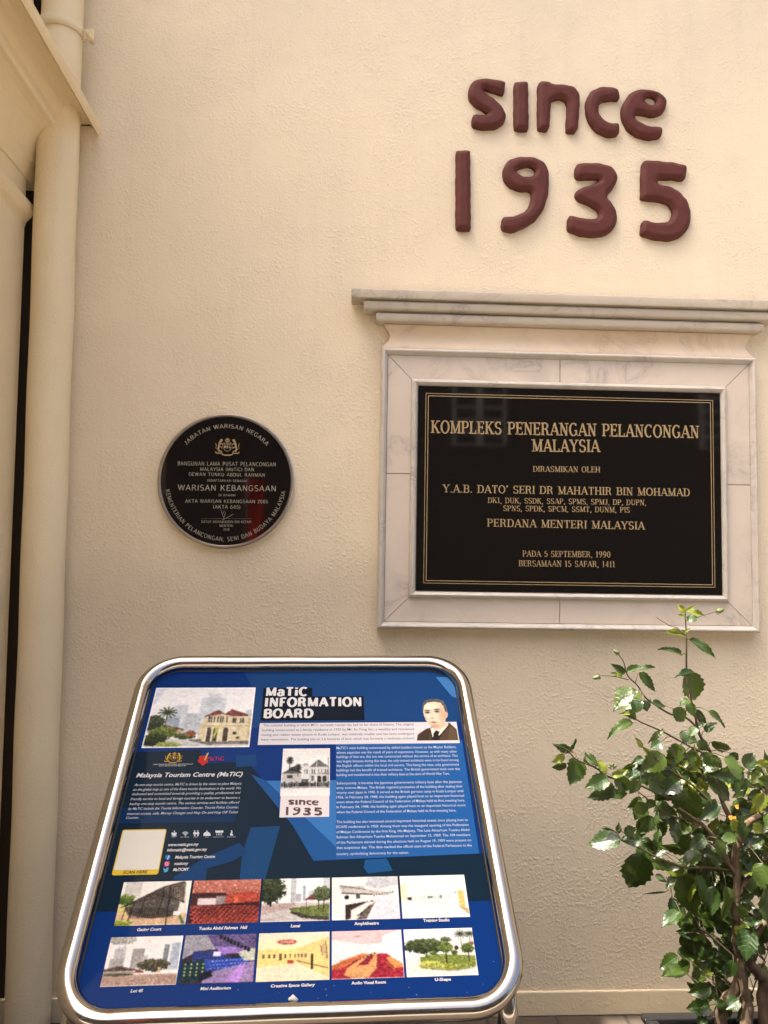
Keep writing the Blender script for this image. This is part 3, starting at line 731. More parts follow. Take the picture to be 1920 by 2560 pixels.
def place_emblem(pl, c, sx, h, parent, mats):
    by = {}
    for key, v, f in emblem_shapes():
        by.setdefault(key, []).append((v, f))
    for k, (key, parts) in enumerate(by.items()):
        V, Fc = [], []
        for j, (v, f) in enumerate(parts):
            uv = np.array(v)*sx+np.array(c); n0 = len(V)
            V += list(pl.pts(uv, h+.00006*k+.00001*(j % 6))); Fc += [tuple(i+n0 for i in q) for q in f]
        mk('coat_of_arms', V, Fc, mats[key], parent)
ec = PLr.uv(*Q(823, 425)); place_emblem(PLr, ec, .0405, .0003, disc, dict(gold=M_GOLD, red=M_SILVER, white=M_GOLD))
sig = [Q(*p) for p in [(750, 1110), (765, 1150), (780, 1190), (770, 1160), (790, 1120), (800, 1150), (785, 1195), (770, 1222), (830, 1190), (886, 1158)]]
sv, sf = band([tuple(PLr.uv(*p)) for p in sig], .0012); mk('signature', list(PLr.pts(sv, .0003)), sf, M_SILVER, disc)
dots = []
for k in range(40):
    u0 = PLr.uv(*Q(542+540*k/39, 1207)); dots.append((list(PLr.pts([u0+[-.0007, -.0006], u0+[.0007, -.0006], u0+[.0007, .0006], u0+[-.0007, .0006]], .0003)), [(0, 1, 2, 3)]))
mk('dotted_line', *join(dots), M_SILVER, disc)
# ------------------------------------------------------------------ information board
Cb = CAM+ray(690, 2090)*1.52
ya, ti, ro = rad(1.77), rad(38.75), rad(.11)
x_ = np.array([math.cos(ya), math.sin(ya), 0]); h_ = np.array([-math.sin(ya), math.cos(ya), 0]); up_ = h_*math.cos(ti)+np.array([0, 0, 1])*math.sin(ti)
BX = x_*math.cos(ro)+up_*math.sin(ro); BU = -x_*math.sin(ro)+up_*math.cos(ro)
PB = Plane(Cb, BX, BU)
uL = PB.uv(149.4, 2408.8)[0]; uR = PB.uv(1237, 2034)[0]; vT = PB.uv(799, 1647.7)[1]; vB0 = PB.uv(700, 2515)[1]
TR = .0178
tl, trr, tt, tb = uL+TR, uR-TR, vT-TR*1.0, vB0-TR*.85
def roundrect(x0, x1, y0, y1, r, n=10):
    P = []
    for cx_, cy_, a0_ in ((x1-r, y1-r, 0), (x0+r, y1-r, 90), (x0+r, y0+r, 180), (x1-r, y0+r, 270)):
        for k in range(n+1): q = rad(a0_+90*k/n); P.append((cx_+r*math.cos(q), cy_+r*math.sin(q)))
    return P
ib = empty('information_board', tuple(PB.p((tl+trr)/2, tb)*np.array([1, 1, 0])), 'tilted blue tourist information board with photographs in a polished steel tube frame', 'sign')
CR = .085
path = roundrect(tl, trr, tb, tt, CR, 12)
def looptube(path3, r, seg=20):
    P = [np.asarray(p) for p in path3]; n = len(P); V = []; Fc = []
    for i in range(n):
        t = P[(i+1) % n]-P[i-1]; t /= np.linalg.norm(t); u = PB.Nn; w = np.cross(t, u)
        for k in range(seg):
            q = 2*math.pi*k/seg; V.append(P[i]+r*(math.cos(q)*u+math.sin(q)*w))
    for i in range(n):
        j = (i+1) % n
        for k in range(seg):
            k2 = (k+1) % seg; Fc.append((i*seg+k, j*seg+k, j*seg+k2, i*seg+k2))
    return V, Fc
# straight runs need extra rings for smooth shading
pp = []
for i in range(len(path)):
    a, b = np.array(path[i]), np.array(path[(i+1) % len(path)]); L = np.linalg.norm(b-a); k = max(1, int(L/.06))
    for j in range(k): pp.append(a+(b-a)*j/k)
# slight dents where the tube was bent
fr_ = mk('frame', *looptube([PB.p(u, v, .004+.0006*math.sin(u*31+v*17)) for u, v in pp], TR), M_STEEL, ib, True)
mk('gasket', *looptube([PB.p(u, v, -.006) for u, v in roundrect(tl+TR*.86, trr-TR*.86, tb+TR*.86, tt-TR*.86, CR-.02, 10)], .0055, 8), M_DARK, ib, True)
for s, u in ((-1, tl+.012), (1, trr-.012)):
    top = PB.p(u, tb+.03, -.03)
    pts_ = [PB.p(u, tt-.2, -.032), PB.p(u, (tt+tb)/2, -.034), PB.p(u, tb+.10, -.036)]
    g0 = PB.p(u, tb+.02, -.05)
    pts_ += [g0, g0+np.array([0, .004, -.06]), np.array([g0[0], g0[1]+.006, .3]), np.array([g0[0], g0[1]+.006, .012])]
    mk('leg', *tube(smoothpath(pts_, 5), .0172, 18), M_STEEL, ib, True)
    f0 = pts_[-1]; mk('foot_plate', *tube([(f0[0], f0[1], .0), (f0[0], f0[1], .012)], .055, 24), M_STEEL, ib)
ca, cb_ = PB.p(tl+.012, tb+.02, -.07), PB.p(trr-.012, tb+.02, -.07)
mk('crossbar', *tube([ca+[0, 0, -.12], cb_+[0, 0, -.12]], .0150, 16), M_STEEL, ib, True)
pan_uv = roundrect(tl+TR*.7, trr-TR*.7, tb+TR*.7, tt-TR*.7, CR-.018, 8)
panel = mk('panel', *thickpoly(PB, pan_uv, -.014, -.004), ink((2, 52, 124)), ib)
hp = -.004
PB0 = Plane(PB.p(0, 0, 0), BX, BU)
def Z2(x, y): return (340+.2773*x, 1640+.2773*y)
def Z3(x, y): return (620+.3617*x, 1660+.3617*y)
def Z4(x, y): return (220+.3376*x, 2040+.3376*y)
def Z5(x, y): return (740+.3496*x, 2120+.3496*y)
def ZL(x, y): return (.5698*x, 1300+.5698*y)
def DS(x, y): return (x/.8641, y/.8641)
pU0, pU1, pV0, pV1 = tl+TR*.75, trr-TR*.75, tb+TR*.75, tt-TR*.75
def inkpoly(name, pts, rgb, h, parent=None, mapper=lambda x, y: (x, y), clip=True):
    uv = [PB.uv(*mapper(*p)) for p in pts]
    if clip: uv = [(min(max(u, pU0), pU1), min(max(v, pV0), pV1)) for u, v in uv]
    return mk(name, list(PB.pts(uv, hp+h)), [tuple(range(len(uv)))], ink(rgb), parent or panel)
E5 = .00012
# printed background shapes
inkpoly('printed_band', [(318, 1878), (503, 1872), (505, 1905), (617, 1902), (640, 1925), (732, 2061), (790, 2150), (1290, 2128), (1300, 2247), (150, 2279)], (11, 38, 58), E5)
inkpoly('printed_shape', [(590, 1885), (640, 1884), (641, 1912), (590, 1915)], (16, 70, 125), 2*E5)
inkpoly('printed_shape', [(290, 2018), (600, 2006), (585, 2052), (276, 2056)], (9, 50, 92), 2*E5)
inkpoly('printed_shape', [(20, 1122), (222, 1112), (118, 1480), (-60, 1495), (-40, 1300)], (18, 72, 122), 2*E5, None, Z3)
inkpoly('printed_shape', [(810, 1345), (960, 1335), (1000, 1420), (830, 1440), (800, 1400)], (24, 84, 140), 2*E5, None, Z3)
inkpoly('printed_shape', [(350, 620), (880, 600), (860, 640), (330, 660)], (10, 48, 90), 2*E5, None, Z4)
inkpoly('printed_shape', [(640, 440), (860, 300), (1120, 190), (1180, 260), (1060, 330), (880, 380), (870, 468), (620, 470)], (13, 64, 116), 2*E5, None, Z4)
inkpoly('printed_shape', [(125, 800), (608, 795), (608, 1255)], (58, 122, 190), 4*E5, None, Z3)
inkpoly('printed_shape', [(20, 755), (125, 800), (608, 1255), (608, 1345), (452, 1352), (310, 1110)], (30, 88, 152), 3*E5, None, Z3)
inkpoly('printed_shape', [(608, 548), (1480, 520), (1600, 1303), (608, 1345)], (36, 98, 168), 5*E5, None, Z3)
inkpoly('printed_shape', [(610, 1660), (1160, 1650), (1160, 1800), (600, 1818), (632, 1720)], (24, 70, 128), 1*E5)
inkpoly('printed_shape', [(1090, 1690), (1160, 1690), (1160, 1745), (1130, 1738)], (70, 130, 195), 2*E5)

# ---- painted photographs: a fine grid of coloured cells, one flat print each
class Art:
    def __init__(s, w, h, c=(240, 236, 228)):
        s.w, s.h = w, h; s.X, s.Y = np.meshgrid(np.linspace(0, 1, w), np.linspace(0, 1, h)); s.A = np.ones((h, w, 3))*np.array(c, float)
        s.seed = nrs
    def blend(s, m, c, a=1.):
        m = (m*a)[..., None] if m.ndim == 2 else m; s.A = s.A*(1-m)+np.asarray(c, float)*m
    def grad(s, y0, y1, c0, c1, m=None):
        t = np.clip((s.Y-y0)/(y1-y0), 0, 1)[..., None]; g = np.array(c0, float)*(1-t)+np.array(c1, float)*t
        k = ((s.Y >= y0) & (s.Y <= y1)).astype(float) if m is None else m
        s.A = s.A*(1-k[..., None])+g*k[..., None]
    def mpoly(s, P):
        ins = np.zeros(s.X.shape, bool); n = len(P)
        for i in range(n):
            a, b = P[i], P[(i+1) % n]
            if abs(a[1]-b[1]) < 1e-9: continue
            ins ^= ((a[1] > s.Y) != (b[1] > s.Y)) & (s.X < (b[0]-a[0])*(s.Y-a[1])/(b[1]-a[1])+a[0])
        return ins.astype(float)
    def poly(s, P, c, a=1.): s.blend(s.mpoly(P), c, a)
    def rect(s, x0, y0, x1, y1, c, a=1.): s.poly([(x0, y0), (x1, y0), (x1, y1), (x0, y1)], c, a)
    def ell(s, cx, cy, rx_, ry_, c, a=1.): s.blend((((s.X-cx)/rx_)**2+((s.Y-cy)/ry_)**2 < 1).astype(float), c, a)
    def line(s, x0, y0, x1, y1, w, c, a=1.):
        asp = s.w/s.h; ex, ey = (x1-x0)*asp, y1-y0; L = math.hypot(ex, ey)+1e-9
        t = np.clip((((s.X-x0)*asp)*ex+(s.Y-y0)*ey)/L/L, 0, 1)
        d = np.hypot((s.X-x0)*asp-t*ex, s.Y-y0-t*ey); s.blend(np.clip(1.4-d/(w/2), 0, 1), c, a)
    def nz(s, k=1):
        R = nrs.rand(s.h//k+2, s.w//k+2); R = np.kron(R, np.ones((k, k)))[:s.h, :s.w]; return R
    def fol(s, cx, cy, rx_, ry_, dark, light, a=1.):
        r = ((s.X-cx)/rx_)**2+((s.Y-cy)/ry_)**2; n1 = s.nz(2)*.5+s.nz(5)*.5+s.nz(1)*.15
        m = (r < .55+.75*n1).astype(float)*a; q = np.clip(s.nz(2)*.7+s.nz(1)*.4-.35*(s.Y-cy)/ry_-.15, 0, 1)[..., None]
        c = np.array(dark, float)*(1-q)+np.array(light, float)*q; s.A = s.A*(1-m[..., None])+c*m[..., None]
    def tower(s, x0, x1, y0, y1, c, a=.6, st=.014):
        s.rect(x0, y0, x1, y1, c, a); n = int((y1-y0)/st/2)
        for k in range(n): s.rect(x0, y0+k*st*2, x1, y0+k*st*2+st*.8, np.array(c)*.82, a*.6)
        for x in np.arange(x0, x1, .022): s.rect(x, y0, x+.006, y1, np.array(c)*.86, a*.5)
    def smooth(s, f):
        A = s.A; P = np.pad(A, ((1, 1), (1, 1), (0, 0)), 'edge'); B = (P[:-2, 1:-1]+P[2:, 1:-1]+P[1:-1, :-2]+P[1:-1, 2:])/4; s.A = A*(1-f)+B*f
    def soft(s, cx, cy, rx_, ry_, c, a=1.): s.blend(np.exp(-(((s.X-cx)/rx_)**2+((s.Y-cy)/ry_)**2)*1.2), c, a)
    def lf(s, n):
        g_ = nrs.rand(n+2, n+2); x = s.X*n; y = s.Y*n; i = x.astype(int); j = y.astype(int); fx, fy = x-i, y-j; fx = fx*fx*(3-2*fx); fy = fy*fy*(3-2*fy)
        return (g_[j, i]*(1-fx)+g_[j, i+1]*fx)*(1-fy)+(g_[j+1, i]*(1-fx)+g_[j+1, i+1]*fx)*fy
    def grain(s, a=5):
        s.smooth(.75); d_ = s.lf(60)-.5; e_ = s.lf(34)-.5; mid = 1-np.abs(s.A.mean(2)/255-.45)*1.6; s.A = s.A+(d_*46+e_*26)[..., None]*np.clip(mid, .08, 1)[..., None]; t = (s.lf(5)-.5)*.10+(s.lf(17)-.5)*.12+(s.lf(41)-.5)*.22; lum = s.A.mean(2)/255; k = 1+t*(1.12-lum)*1.6; s.A = s.A*.80+s.A.mean(2, keepdims=True)*.20
        s.A = s.A*k[..., None]; s._gr(a)
    def _gr(s, a=5): s.A = np.clip(s.A+(s.nz(1)[..., None]-.5)*2*a, 0, 255)
    def palm(s, x, y, h, r, c=(40, 55, 30)):
        s.line(x, y, x, y+h, .015, (70, 60, 45))
        for k in range(12):
            q = math.pi*2*k/12; s.line(x, y, x+r*math.cos(q)*.7, y+r*math.sin(q)*.8+.02, .02, c)
def put_art(art, u0, u1, v0, v1, h, label=None, mask=None):
    h_, w_ = art.h, art.w
    us = np.linspace(u0, u1, w_); vs = np.linspace(v1, v0, h_); U_, V_ = np.meshgrid(us, vs)
    V = PB.pts(np.stack([U_.ravel(), V_.ravel()], 1), hp+h)
    i = np.arange(h_-1)[:, None]*w_+np.arange(w_-1)[None]; i = i.ravel()
    Fc = np.stack([i, i+w_, i+w_+1, i+1], 1)
    if mask is not None: Fc = Fc[mask.ravel()[Fc].all(1)]
    c = V.mean(0); me = bpy.data.meshes.new('printed_photo')
    me.vertices.add(len(V)); me.vertices.foreach_set('co', (V-c).astype(np.float32).ravel())
    me.loops.add(Fc.size); me.loops.foreach_set('vertex_index', Fc.ravel().astype(np.int32))
    me.polygons.add(len(Fc)); me.polygons.foreach_set('loop_start', np.arange(0, Fc.size, 4, dtype=np.int32)); me.polygons.foreach_set('loop_total', np.full(len(Fc), 4, np.int32))
    me.update(); at = me.color_attributes.new('Col', 'FLOAT_COLOR', 'POINT')
    cc = np.ones((len(V), 4), np.float32); cc[:, :3] = lin(np.clip(art.A, 0, 255).reshape(-1, 3))*.76; at.data.foreach_set('color', cc.ravel())
    me.materials.append(M_PRINT)
    o = link('printed_photo', me, panel, Matrix.Translation(Vector(c)))
    if label: o['label'] = label
    return o
# main photograph: colonial building before towers
a = Art(150, 98, (240, 238, 236)); a.grad(0, .75, (232, 232, 234), (246, 244, 240))
a.tower(.22, .36, .3, .8, (178, 196, 210), .45); a.tower(.36, .5, .45, .8, (150, 170, 185), .5); a.tower(.47, .72, .18, .6, (190, 205, 215), .55); a.tower(.55, .66, .1, .5, (200, 212, 220), .5); a.tower(.93, 1, .4, .6, (170, 180, 190), .5); a.tower(.18, .3, .5, .8, (120, 140, 160), .6)
a.poly([(0, 0), (.12, 0), (.02, .3), (0, .35)], (200, 206, 225), .7)
a.rect(0, .86, 1, 1, (205, 203, 198)); a.poly([(.4, .88), (.75, .84), (1, .86), (1, .95), (.6, .96)], (95, 90, 85), .8)
a.poly([(.56, .5), (.7, .46), (.94, .49), (.98, .54), (.98, .9), (.54, .9), (.52, .6)], (222, 205, 160)); a.poly([(.5, .62), (.58, .56), (.58, .88), (.5, .86)], (205, 190, 150))
a.poly([(.53, .5), (.66, .39), (.73, .46), (.79, .38), (.95, .47), (.96, .5), (.82, .5), (.7, .46), (.54, .51)], (125, 62, 56))
a.poly([(.96, .52), (1, .54), (1, .9), (.96, .9)], (200, 180, 140))
for x in (.575, .6, .625, .66, .685, .705, .745): a.rect(x, .5, x+.016, .6, (90, 85, 80))
for x in (.81, .83, .88, .905): a.rect(x, .53, x+.016, .61, (90, 85, 80))
a.rect(.54, .62, .97, .635, (235, 220, 180)); a.rect(.54, .65, .97, .66, (170, 150, 110))
for x in (.575, .64, .735): a.ell(x+.02, .74, .026, .06, (70, 60, 50)); a.rect(x-.004, .74, x+.044, .9, (70, 60, 50))
for x in (.56, .62, .68, .72, .78): a.rect(x, .7, x+.018, .91, (230, 215, 175))
a.poly([(.655, .68), (.7, .64), (.67, .8), (.645, .9)], (190, 200, 70)); a.rect(.83, .76, .86, .8, (60, 50, 45)); a.ell(.88, .85, .015, .02, (90, 70, 50))
a.poly([(0, .66), (.12, .62), (.35, .7), (.36, .74), (.1, .72), (0, .74)], (120, 80, 60)); a.rect(.04, .72, .34, .84, (180, 160, 110))
a.palm(.17, .42, .3, .13); a.fol(.06, .6, .1, .12, (35, 45, 30), (80, 95, 60)); a.fol(.16, .76, .13, .1, (55, 75, 25), (140, 160, 60)); a.fol(.09, .88, .13, .1, (25, 35, 20), (70, 85, 35)); a.fol(.38, .82, .1, .05, (40, 60, 30), (110, 125, 60)); a.fol(.24, .95, .12, .04, (120, 140, 50), (200, 205, 110)); a.fol(.43, .78, .05, .05, (120, 60, 40), (180, 110, 80))
a.A[:2] = 248; a.A[-2:] = 250; a.A[:, :2] = 248; a.A[:, -2:] = 250; a.grain(4)
put_art(a, -.3029, -.0715, .2166, .3882, 2*E5, 'printed colour photograph of a cream colonial building with a red roof before pale towers')
# black and white photograph
def gc(v): return (v, v*.99, v*.97)
p0 = PB.uv(*Z3(243, 579)); p1 = PB.uv(*Z3(565, 902))
a = Art(84, 96, gc(232)); a.grad(0, .6, gc(222), gc(238))
a.poly([(.55, .42), (.75, .24), (.98, .4), (.98, .45), (.5, .46)], gc(110)); a.rect(.44, .4, 1, .74, gc(205)); a.poly([(.02, .52), (.2, .42), (.4, .5), (.42, .54), (0, .54)], gc(90)); a.rect(.02, .54, .42, .74, gc(185))
a.ell(.5, .36, .06, .04, gc(170)); a.rect(.43, .38, .56, .7, gc(215))
for x in (.47, .51, .62, .67, .76, .82, .9, .95): a.rect(x, .46, x+.022, .55, gc(80))
for x in (.75, .86): a.ell(x+.03, .64, .045, .05, gc(55)); a.rect(x-.015, .64, x+.075, .74, gc(55))
a.rect(.12, .57, .24, .64, gc(70)); a.rect(.62, .6, .67, .7, gc(90)); a.rect(.68, .53, 1, .56, gc(150))
a.palm(.16, .24, .26, .1, gc(40)); a.palm(.34, .4, .2, .1, gc(35)); a.fol(.25, .44, .08, .05, gc(30), gc(110))
for x in np.linspace(.02, .98, 34): a.ell(x, .765+.02*nrs.rand(), .018, .05, gc(30+90*nrs.rand())); a.ell(x, .72+.015*nrs.rand(), .012, .012, gc(190*nrs.rand()+30))
a.rect(.42, .66, .56, .8, gc(35), .7); a.rect(0, .82, 1, .85, gc(120), .6); a.rect(.72, .15, .73, .85, gc(230)); a.rect(.955, .2, .965, .85, gc(90)); a.grad(.86, 1, gc(225), gc(240)); a.grain(6)
put_art(a, p0[0], p1[0], p1[1], p0[1], 7*E5, 'printed black and white photograph of the old building with palms')
# ten small photographs
def photo_pos(c, r): u = -.2745+.1282*c; v = -.166 if r == 0 else -.2660; return u, u+.1240, v, v+.0803
W_, H_ = 100, 66
arts = []
a = Art(W_, H_, (243, 238, 226)); a.tower(.05, .28, 0, .35, (205, 198, 188), .6)   # roofed court
a.rect(0, .74, 1, 1, (222, 178, 132)); a.rect(.86, .3, 1, .74, (235, 230, 215)); a.rect(.0, .55, .2, .76, (226, 205, 120)); a.fol(.08, .42, .14, .12, (60, 90, 30), (150, 175, 70))
a.poly([(.02, .6), (.6, .12), (.9, 0), (.92, .06), (.94, .52), (.6, .36), (.3, .5)], (72, 62, 54)); a.poly([(.6, .14), (.92, .04), (.94, .5), (.66, .3)], (120, 104, 88)); a.poly([(.1, .6), (.6, .34), (.88, .5), (.85, .8), (.5, .86), (.15, .76)], (62, 52, 44), .85)
for x in np.linspace(.18, .8, 22): a.line(x, .62, x, .84, .018, (35, 28, 24))
for k in range(9): a.line(.6+.035*k, .13-.01*k, .64+.034*k, .34+.02*k, .012, (50, 42, 36))
for x, y in ((.12, .5), (.22, .45), (.36, .4), (.75, .14), (.62, .3)): a.line(x, y, x-.04, y+.45, .02, (30, 24, 22))
a.line(.7, .1, .72, 1, .028, (28, 24, 24)); a.rect(.8, .7, .9, .8, (240, 238, 230)); a.fol(.1, .95, .16, .08, (110, 130, 30), (210, 215, 90)); a.poly([(.88, .8), (.92, .8), (1, 1), (.95, 1)], (80, 120, 60)); a.grain(5); arts.append(a)
a = Art(W_, H_, (168, 70, 58)); a.grad(0, .38, (200, 110, 90), (190, 96, 78)); a.rect(.0, .3, .5, .62, (70, 34, 32)); a.rect(.1, .42, .36, .58, (228, 210, 208)); a.poly([(.5, .34), (1, .26), (1, .62), (.5, .56)], (186, 62, 42)); a.rect(.62, .36, .68, .56, (224, 90, 50))
a.rect(.36, .38, .5, .58, (150, 130, 128)); a.poly([(0, .66), (.5, .56), (1, .52), (1, 1), (0, 1)], (58, 22, 22))
for j in range(9):
    y = .62+.045*j; n = 14
    for k in range(n): a.ell((k+.5*(j % 2))/n+.01*j, y+.03*(k/n-.5), .03, .016+.0015*j, (190-8*(j % 3), 58, 44))
for k in range(26): a.ell(nrs.rand(), nrs.rand()*.3, .008, .012, (255, 225, 190))
for k in range(6): a.ell(.14+.05*k, .33, .014, .02, (40, 20, 20))
a.grain(8); arts.append(a)
a = Art(W_, H_, (246, 243, 236)); a.tower(.42, .5, 0, .58, (178, 186, 190), .7); a.tower(.6, .64, .18, .55, (150, 170, 188), .8); a.tower(.68, .78, .3, .55, (170, 188, 200), .6); a.tower(.9, 1, 0, .35, (196, 205, 208), .7); a.tower(.5, .58, .38, .56, (150, 160, 170), .6)
a.rect(0, .58, 1, 1, (196, 186, 180)); a.poly([(0, .62), (.5, .58), (.5, .66), (.1, .8), (0, .82)], (190, 160, 152)); a.poly([(.4, .7), (1, .62), (1, .96), (.7, .92), (.46, .8)], (104, 118, 52)); a.poly([(.44, .76), (.7, .88), (1, .92), (1, 1), (.6, .93), (.42, .8)], (60, 55, 50))
a.fol(.12, .26, .22, .32, (26, 36, 20), (82, 96, 52)); a.line(.14, .4, .13, .64, .04, (50, 40, 32)); a.poly([(.62, .52), (.76, .36), (.9, .52)], (122, 50, 48)); a.line(.66, .5, .66, .72, .015, (50, 36, 32)); a.line(.84, .5, .84, .72, .015, (50, 36, 32)); a.fol(.9, .38, .14, .18, (50, 60, 36), (120, 135, 82)); a.line(.92, .5, .9, .8, .02, (50, 42, 34)); a.grain(6); arts.append(a)
a = Art(W_, H_, (236, 230, 222)); a.poly([(.55, 0), (1, 0), (1, .2), (.7, .3), (.5, .22)], (196, 198, 204)); a.poly([(.1, .22), (.9, .38), (.9, .46), (.6, .44), (.15, .4)], (196, 188, 178)); a.line(.12, .2, .5, .3, .02, (70, 62, 56)); a.line(.15, .38, .6, .42, .025, (44, 38, 34))
for k in range(12): a.line(.16+.028*k, .22, .17+.028*k, .27, .014, (80, 70, 60))
a.poly([(.2, .66), (.62, .56), (.5, .86), (.2, 1)], (52, 42, 38)); a.poly([(.28, .78), (.55, .58), (.62, .6), (.36, .92), (.27, 1)], (226, 220, 210)); a.poly([(.35, 1), (.62, .62), (.66, .56), (.5, 1)], (104, 90, 78)); a.poly([(.55, 1), (.68, .52), (1, .36), (1, 1)], (214, 218, 224)); a.ell(.22, .48, .035, .05, (24, 22, 24)); a.rect(.36, .4, .42, .52, (80, 74, 72))
for k in range(8): a.rect(.62+.04*k, .42-.01*k, .645+.04*k, .47-.01*k, (130, 120, 110))
for k in range(9): a.line(.6+.05*k, .98, .72+.035*k, .55, .008, (180, 186, 196))
a.grain(5); arts.append(a)
a = Art(W_, H_, (242, 236, 220)); a.grad(0, .5, (238, 234, 224), (246, 240, 220)); a.rect(0, .2, .1, 1, (236, 222, 180)); a.poly([(0, .6), (.12, .56), (.98, .72), (1, 1), (0, 1)], (240, 228, 222)); a.rect(.86, .38, .95, .78, (224, 190, 96)); a.poly([(.86, .76), (1, .8), (1, .95)], (190, 160, 100))
for k in range(12): a.rect(.15+.05*k, .48, .17+.05*k, .54, (176+20*nrs.rand(), 190, 186))
a.ell(.6, .52, .02, .05, (120, 140, 150)); a.rect(.1, .52, .16, .58, (40, 40, 44)); a.ell(.82, .42, .012, .02, (40, 40, 44)); a.rect(.4, .5, .48, .55, (90, 110, 120)); a.line(.12, .58, .95, .74, .012, (196, 180, 160)); a.grain(4); arts.append(a)
a = Art(W_, H_, (243, 238, 230)); a.tower(.1, .17, .26, .64, (186, 184, 182), .7); a.tower(.18, .25, .24, .64, (186, 184, 182), .7); a.poly([(.12, .28), (.145, .16), (.17, .28)], (190, 190, 190)); a.poly([(.19, .26), (.215, .14), (.24, .26)], (190, 190, 190)); a.tower(.06, .24, .46, .68, (168, 160, 152), .7); a.tower(.34, .5, .26, .66, (160, 152, 146), .8); a.tower(.46, .56, .4, .66, (190, 186, 180), .6)
a.tower(.76, .83, .18, .62, (120, 134, 148), .8); a.tower(.86, .98, .14, .7, (170, 186, 204), .8); a.rect(0, .78, 1, 1, (188, 152, 130)); a.poly([(0, .7), (.2, .62), (.4, .68), (.4, .78), (0, .78)], (170, 160, 142)); a.poly([(0, .66), (.2, .6), (.44, .67), (.44, .7), (0, .7)], (98, 74, 62)); a.fol(.66, .6, .22, .13, (48, 46, 32), (120, 110, 78)); a.poly([(.4, .74), (.47, .66), (.55, .74)], (128, 66, 56)); a.fol(.2, .77, .2, .03, (70, 62, 44), (120, 112, 80)); a.rect(.72, .64, .76, .74, (206, 172, 110)); a.fol(.16, .04, .2, .12, (110, 110, 96), (225, 225, 215), .7)
for k in range(14): a.line(.5+.035*k, .82, .3+.07*k, 1, .012, (140, 104, 88), .7)
for y in (.84, .88, .93): a.line(.2, y+.02, 1, y, .009, (148, 112, 96), .6)
a.grain(7); arts.append(a)
a = Art(W_, H_, (44, 40, 56)); a.poly([(0, 0), (.4, 0), (.5, .3), (.2, .34), (0, .5)], (150, 148, 158)); a.poly([(.3, 0), (1, 0), (1, .3), (.6, .34), (.42, .26)], (92, 76, 128)); a.rect(.14, .34, .6, .6, (34, 50, 122)); a.poly([(.45, .25), (.95, .3), (.95, .4), (.5, .42)], (170, 120, 226), .8); a.rect(.42, .36, .52, .46, (228, 218, 250)); a.poly([(.0, .6), (.3, .5), (.4, .9), (0, .95)], (18, 52, 56)); a.poly([(.3, .52), (.85, .5), (.95, .62), (.35, .78)], (38, 66, 180))
a.poly([(.35, .8), (.95, .58), (1, .58), (1, 1), (.3, 1)], (150, 122, 176)); a.poly([(.6, 1), (.8, .62), (.88, .6), (.8, 1)], (196, 130, 240), .7); a.poly([(.75, .38), (1, .3), (1, .56), (.85, .56)], (196, 200, 176))
for j in range(6):
    for k in range(11): a.ell(.36+.048*k+.01*j, .53+.035*j-.012*k*.3, .012, .01, (130, 170, 250) if j % 2 else (24, 40, 120))
for j in range(4):
    for k in range(4): a.rect(.05+.08*j, .6+.07*k, .07+.08*j, .63+.07*k, (225, 225, 150))
for k in range(9): a.ell(.5+.05*k, .05+.035*k, .022, .05, (26, 22, 40))
a.poly([(.24, .8), (.42, .74), (.44, .86), (.26, .96)], (20, 22, 40)); a.grain(9); arts.append(a)
a = Art(W_, H_, (244, 224, 150)); a.grad(0, .35, (236, 224, 196), (246, 230, 168)); a.poly([(0, .36), (.55, .34), (.55, .68), (0, .78)], (243, 216, 118)); a.poly([(.55, .34), (1, .1), (1, 1), (.9, .9), (.55, .66)], (242, 206, 116)); a.poly([(0, .72), (.55, .64), (1, .95), (1, 1), (0, 1)], (240, 222, 182)); a.ell(.4, .2, .14, .055, (190, 84, 64)); a.ell(.4, .2, .1, .03, (230, 190, 170), .6); a.line(.55, .6, .98, .76, .016, (70, 48, 32)); a.rect(.3, .44, .34, .58, (104, 82, 52))
for x in (.08, .16, .23, .38, .45, .52, .57, .62, .67): a.rect(x-.014, .46, x+.014, .53, (86, 66, 48)); a.rect(x-.006, .48, x+.006, .51, (190, 110, 80))
a.poly([(.88, .3), (.95, .2), (.97, .55), (.9, .5)], (206, 170, 110)); a.line(.88, .3, .9, .5, .015, (60, 44, 34)); a.line(.95, .2, .97, .55, .015, (60, 44, 34)); a.rect(.42, .58, .5, .66, (196, 70, 40)); a.rect(.74, .5, .77, .78, (30, 24, 24)); a.ell(.755, .48, .014, .03, (60, 40, 30)); a.grain(5); arts.append(a)
a = Art(W_, H_, (226, 222, 222)); a.poly([(0, 0), (1, 0), (.72, .28), (.45, .3), (0, .18)], (236, 188, 186)); a.poly([(.72, .12), (1, 0), (1, .7), (.72, .55)], (238, 232, 236)); a.rect(.55, .3, .66, .42, (240, 240, 238)); a.poly([(0, .75), (.4, .5), (.78, .5), (1, .8), (1, 1), (0, 1)], (170, 28, 46)); a.poly([(.1, .64), (.44, .48), (.5, .5), (.22, .72)], (222, 132, 60)); a.poly([(.0, .72), (.4, .52), (.46, .54), (.1, .8), (0, .82)], (196, 92, 40))
a.poly([(.16, .92), (.22, .78), (.5, .5), (.64, .48), (.62, .8), (.5, .98), (.3, 1)], (228, 158, 88)); a.poly([(.34, .74), (.52, .54), (.6, .52), (.5, .72)], (150, 26, 44)); a.poly([(.76, .6), (.82, .56), (1, .72), (1, .8), (.88, .8)], (226, 140, 66)); a.poly([(.76, .62), (.88, .8), (.88, .9), (.76, .7)], (178, 78, 42)); a.ell(.36, .12, .04, .02, (150, 140, 140))
for k in range(7): a.ell(.3+.05*k, .66-.03*k, .014, .016, (50, 34, 34))
a.grain(5); arts.append(a)
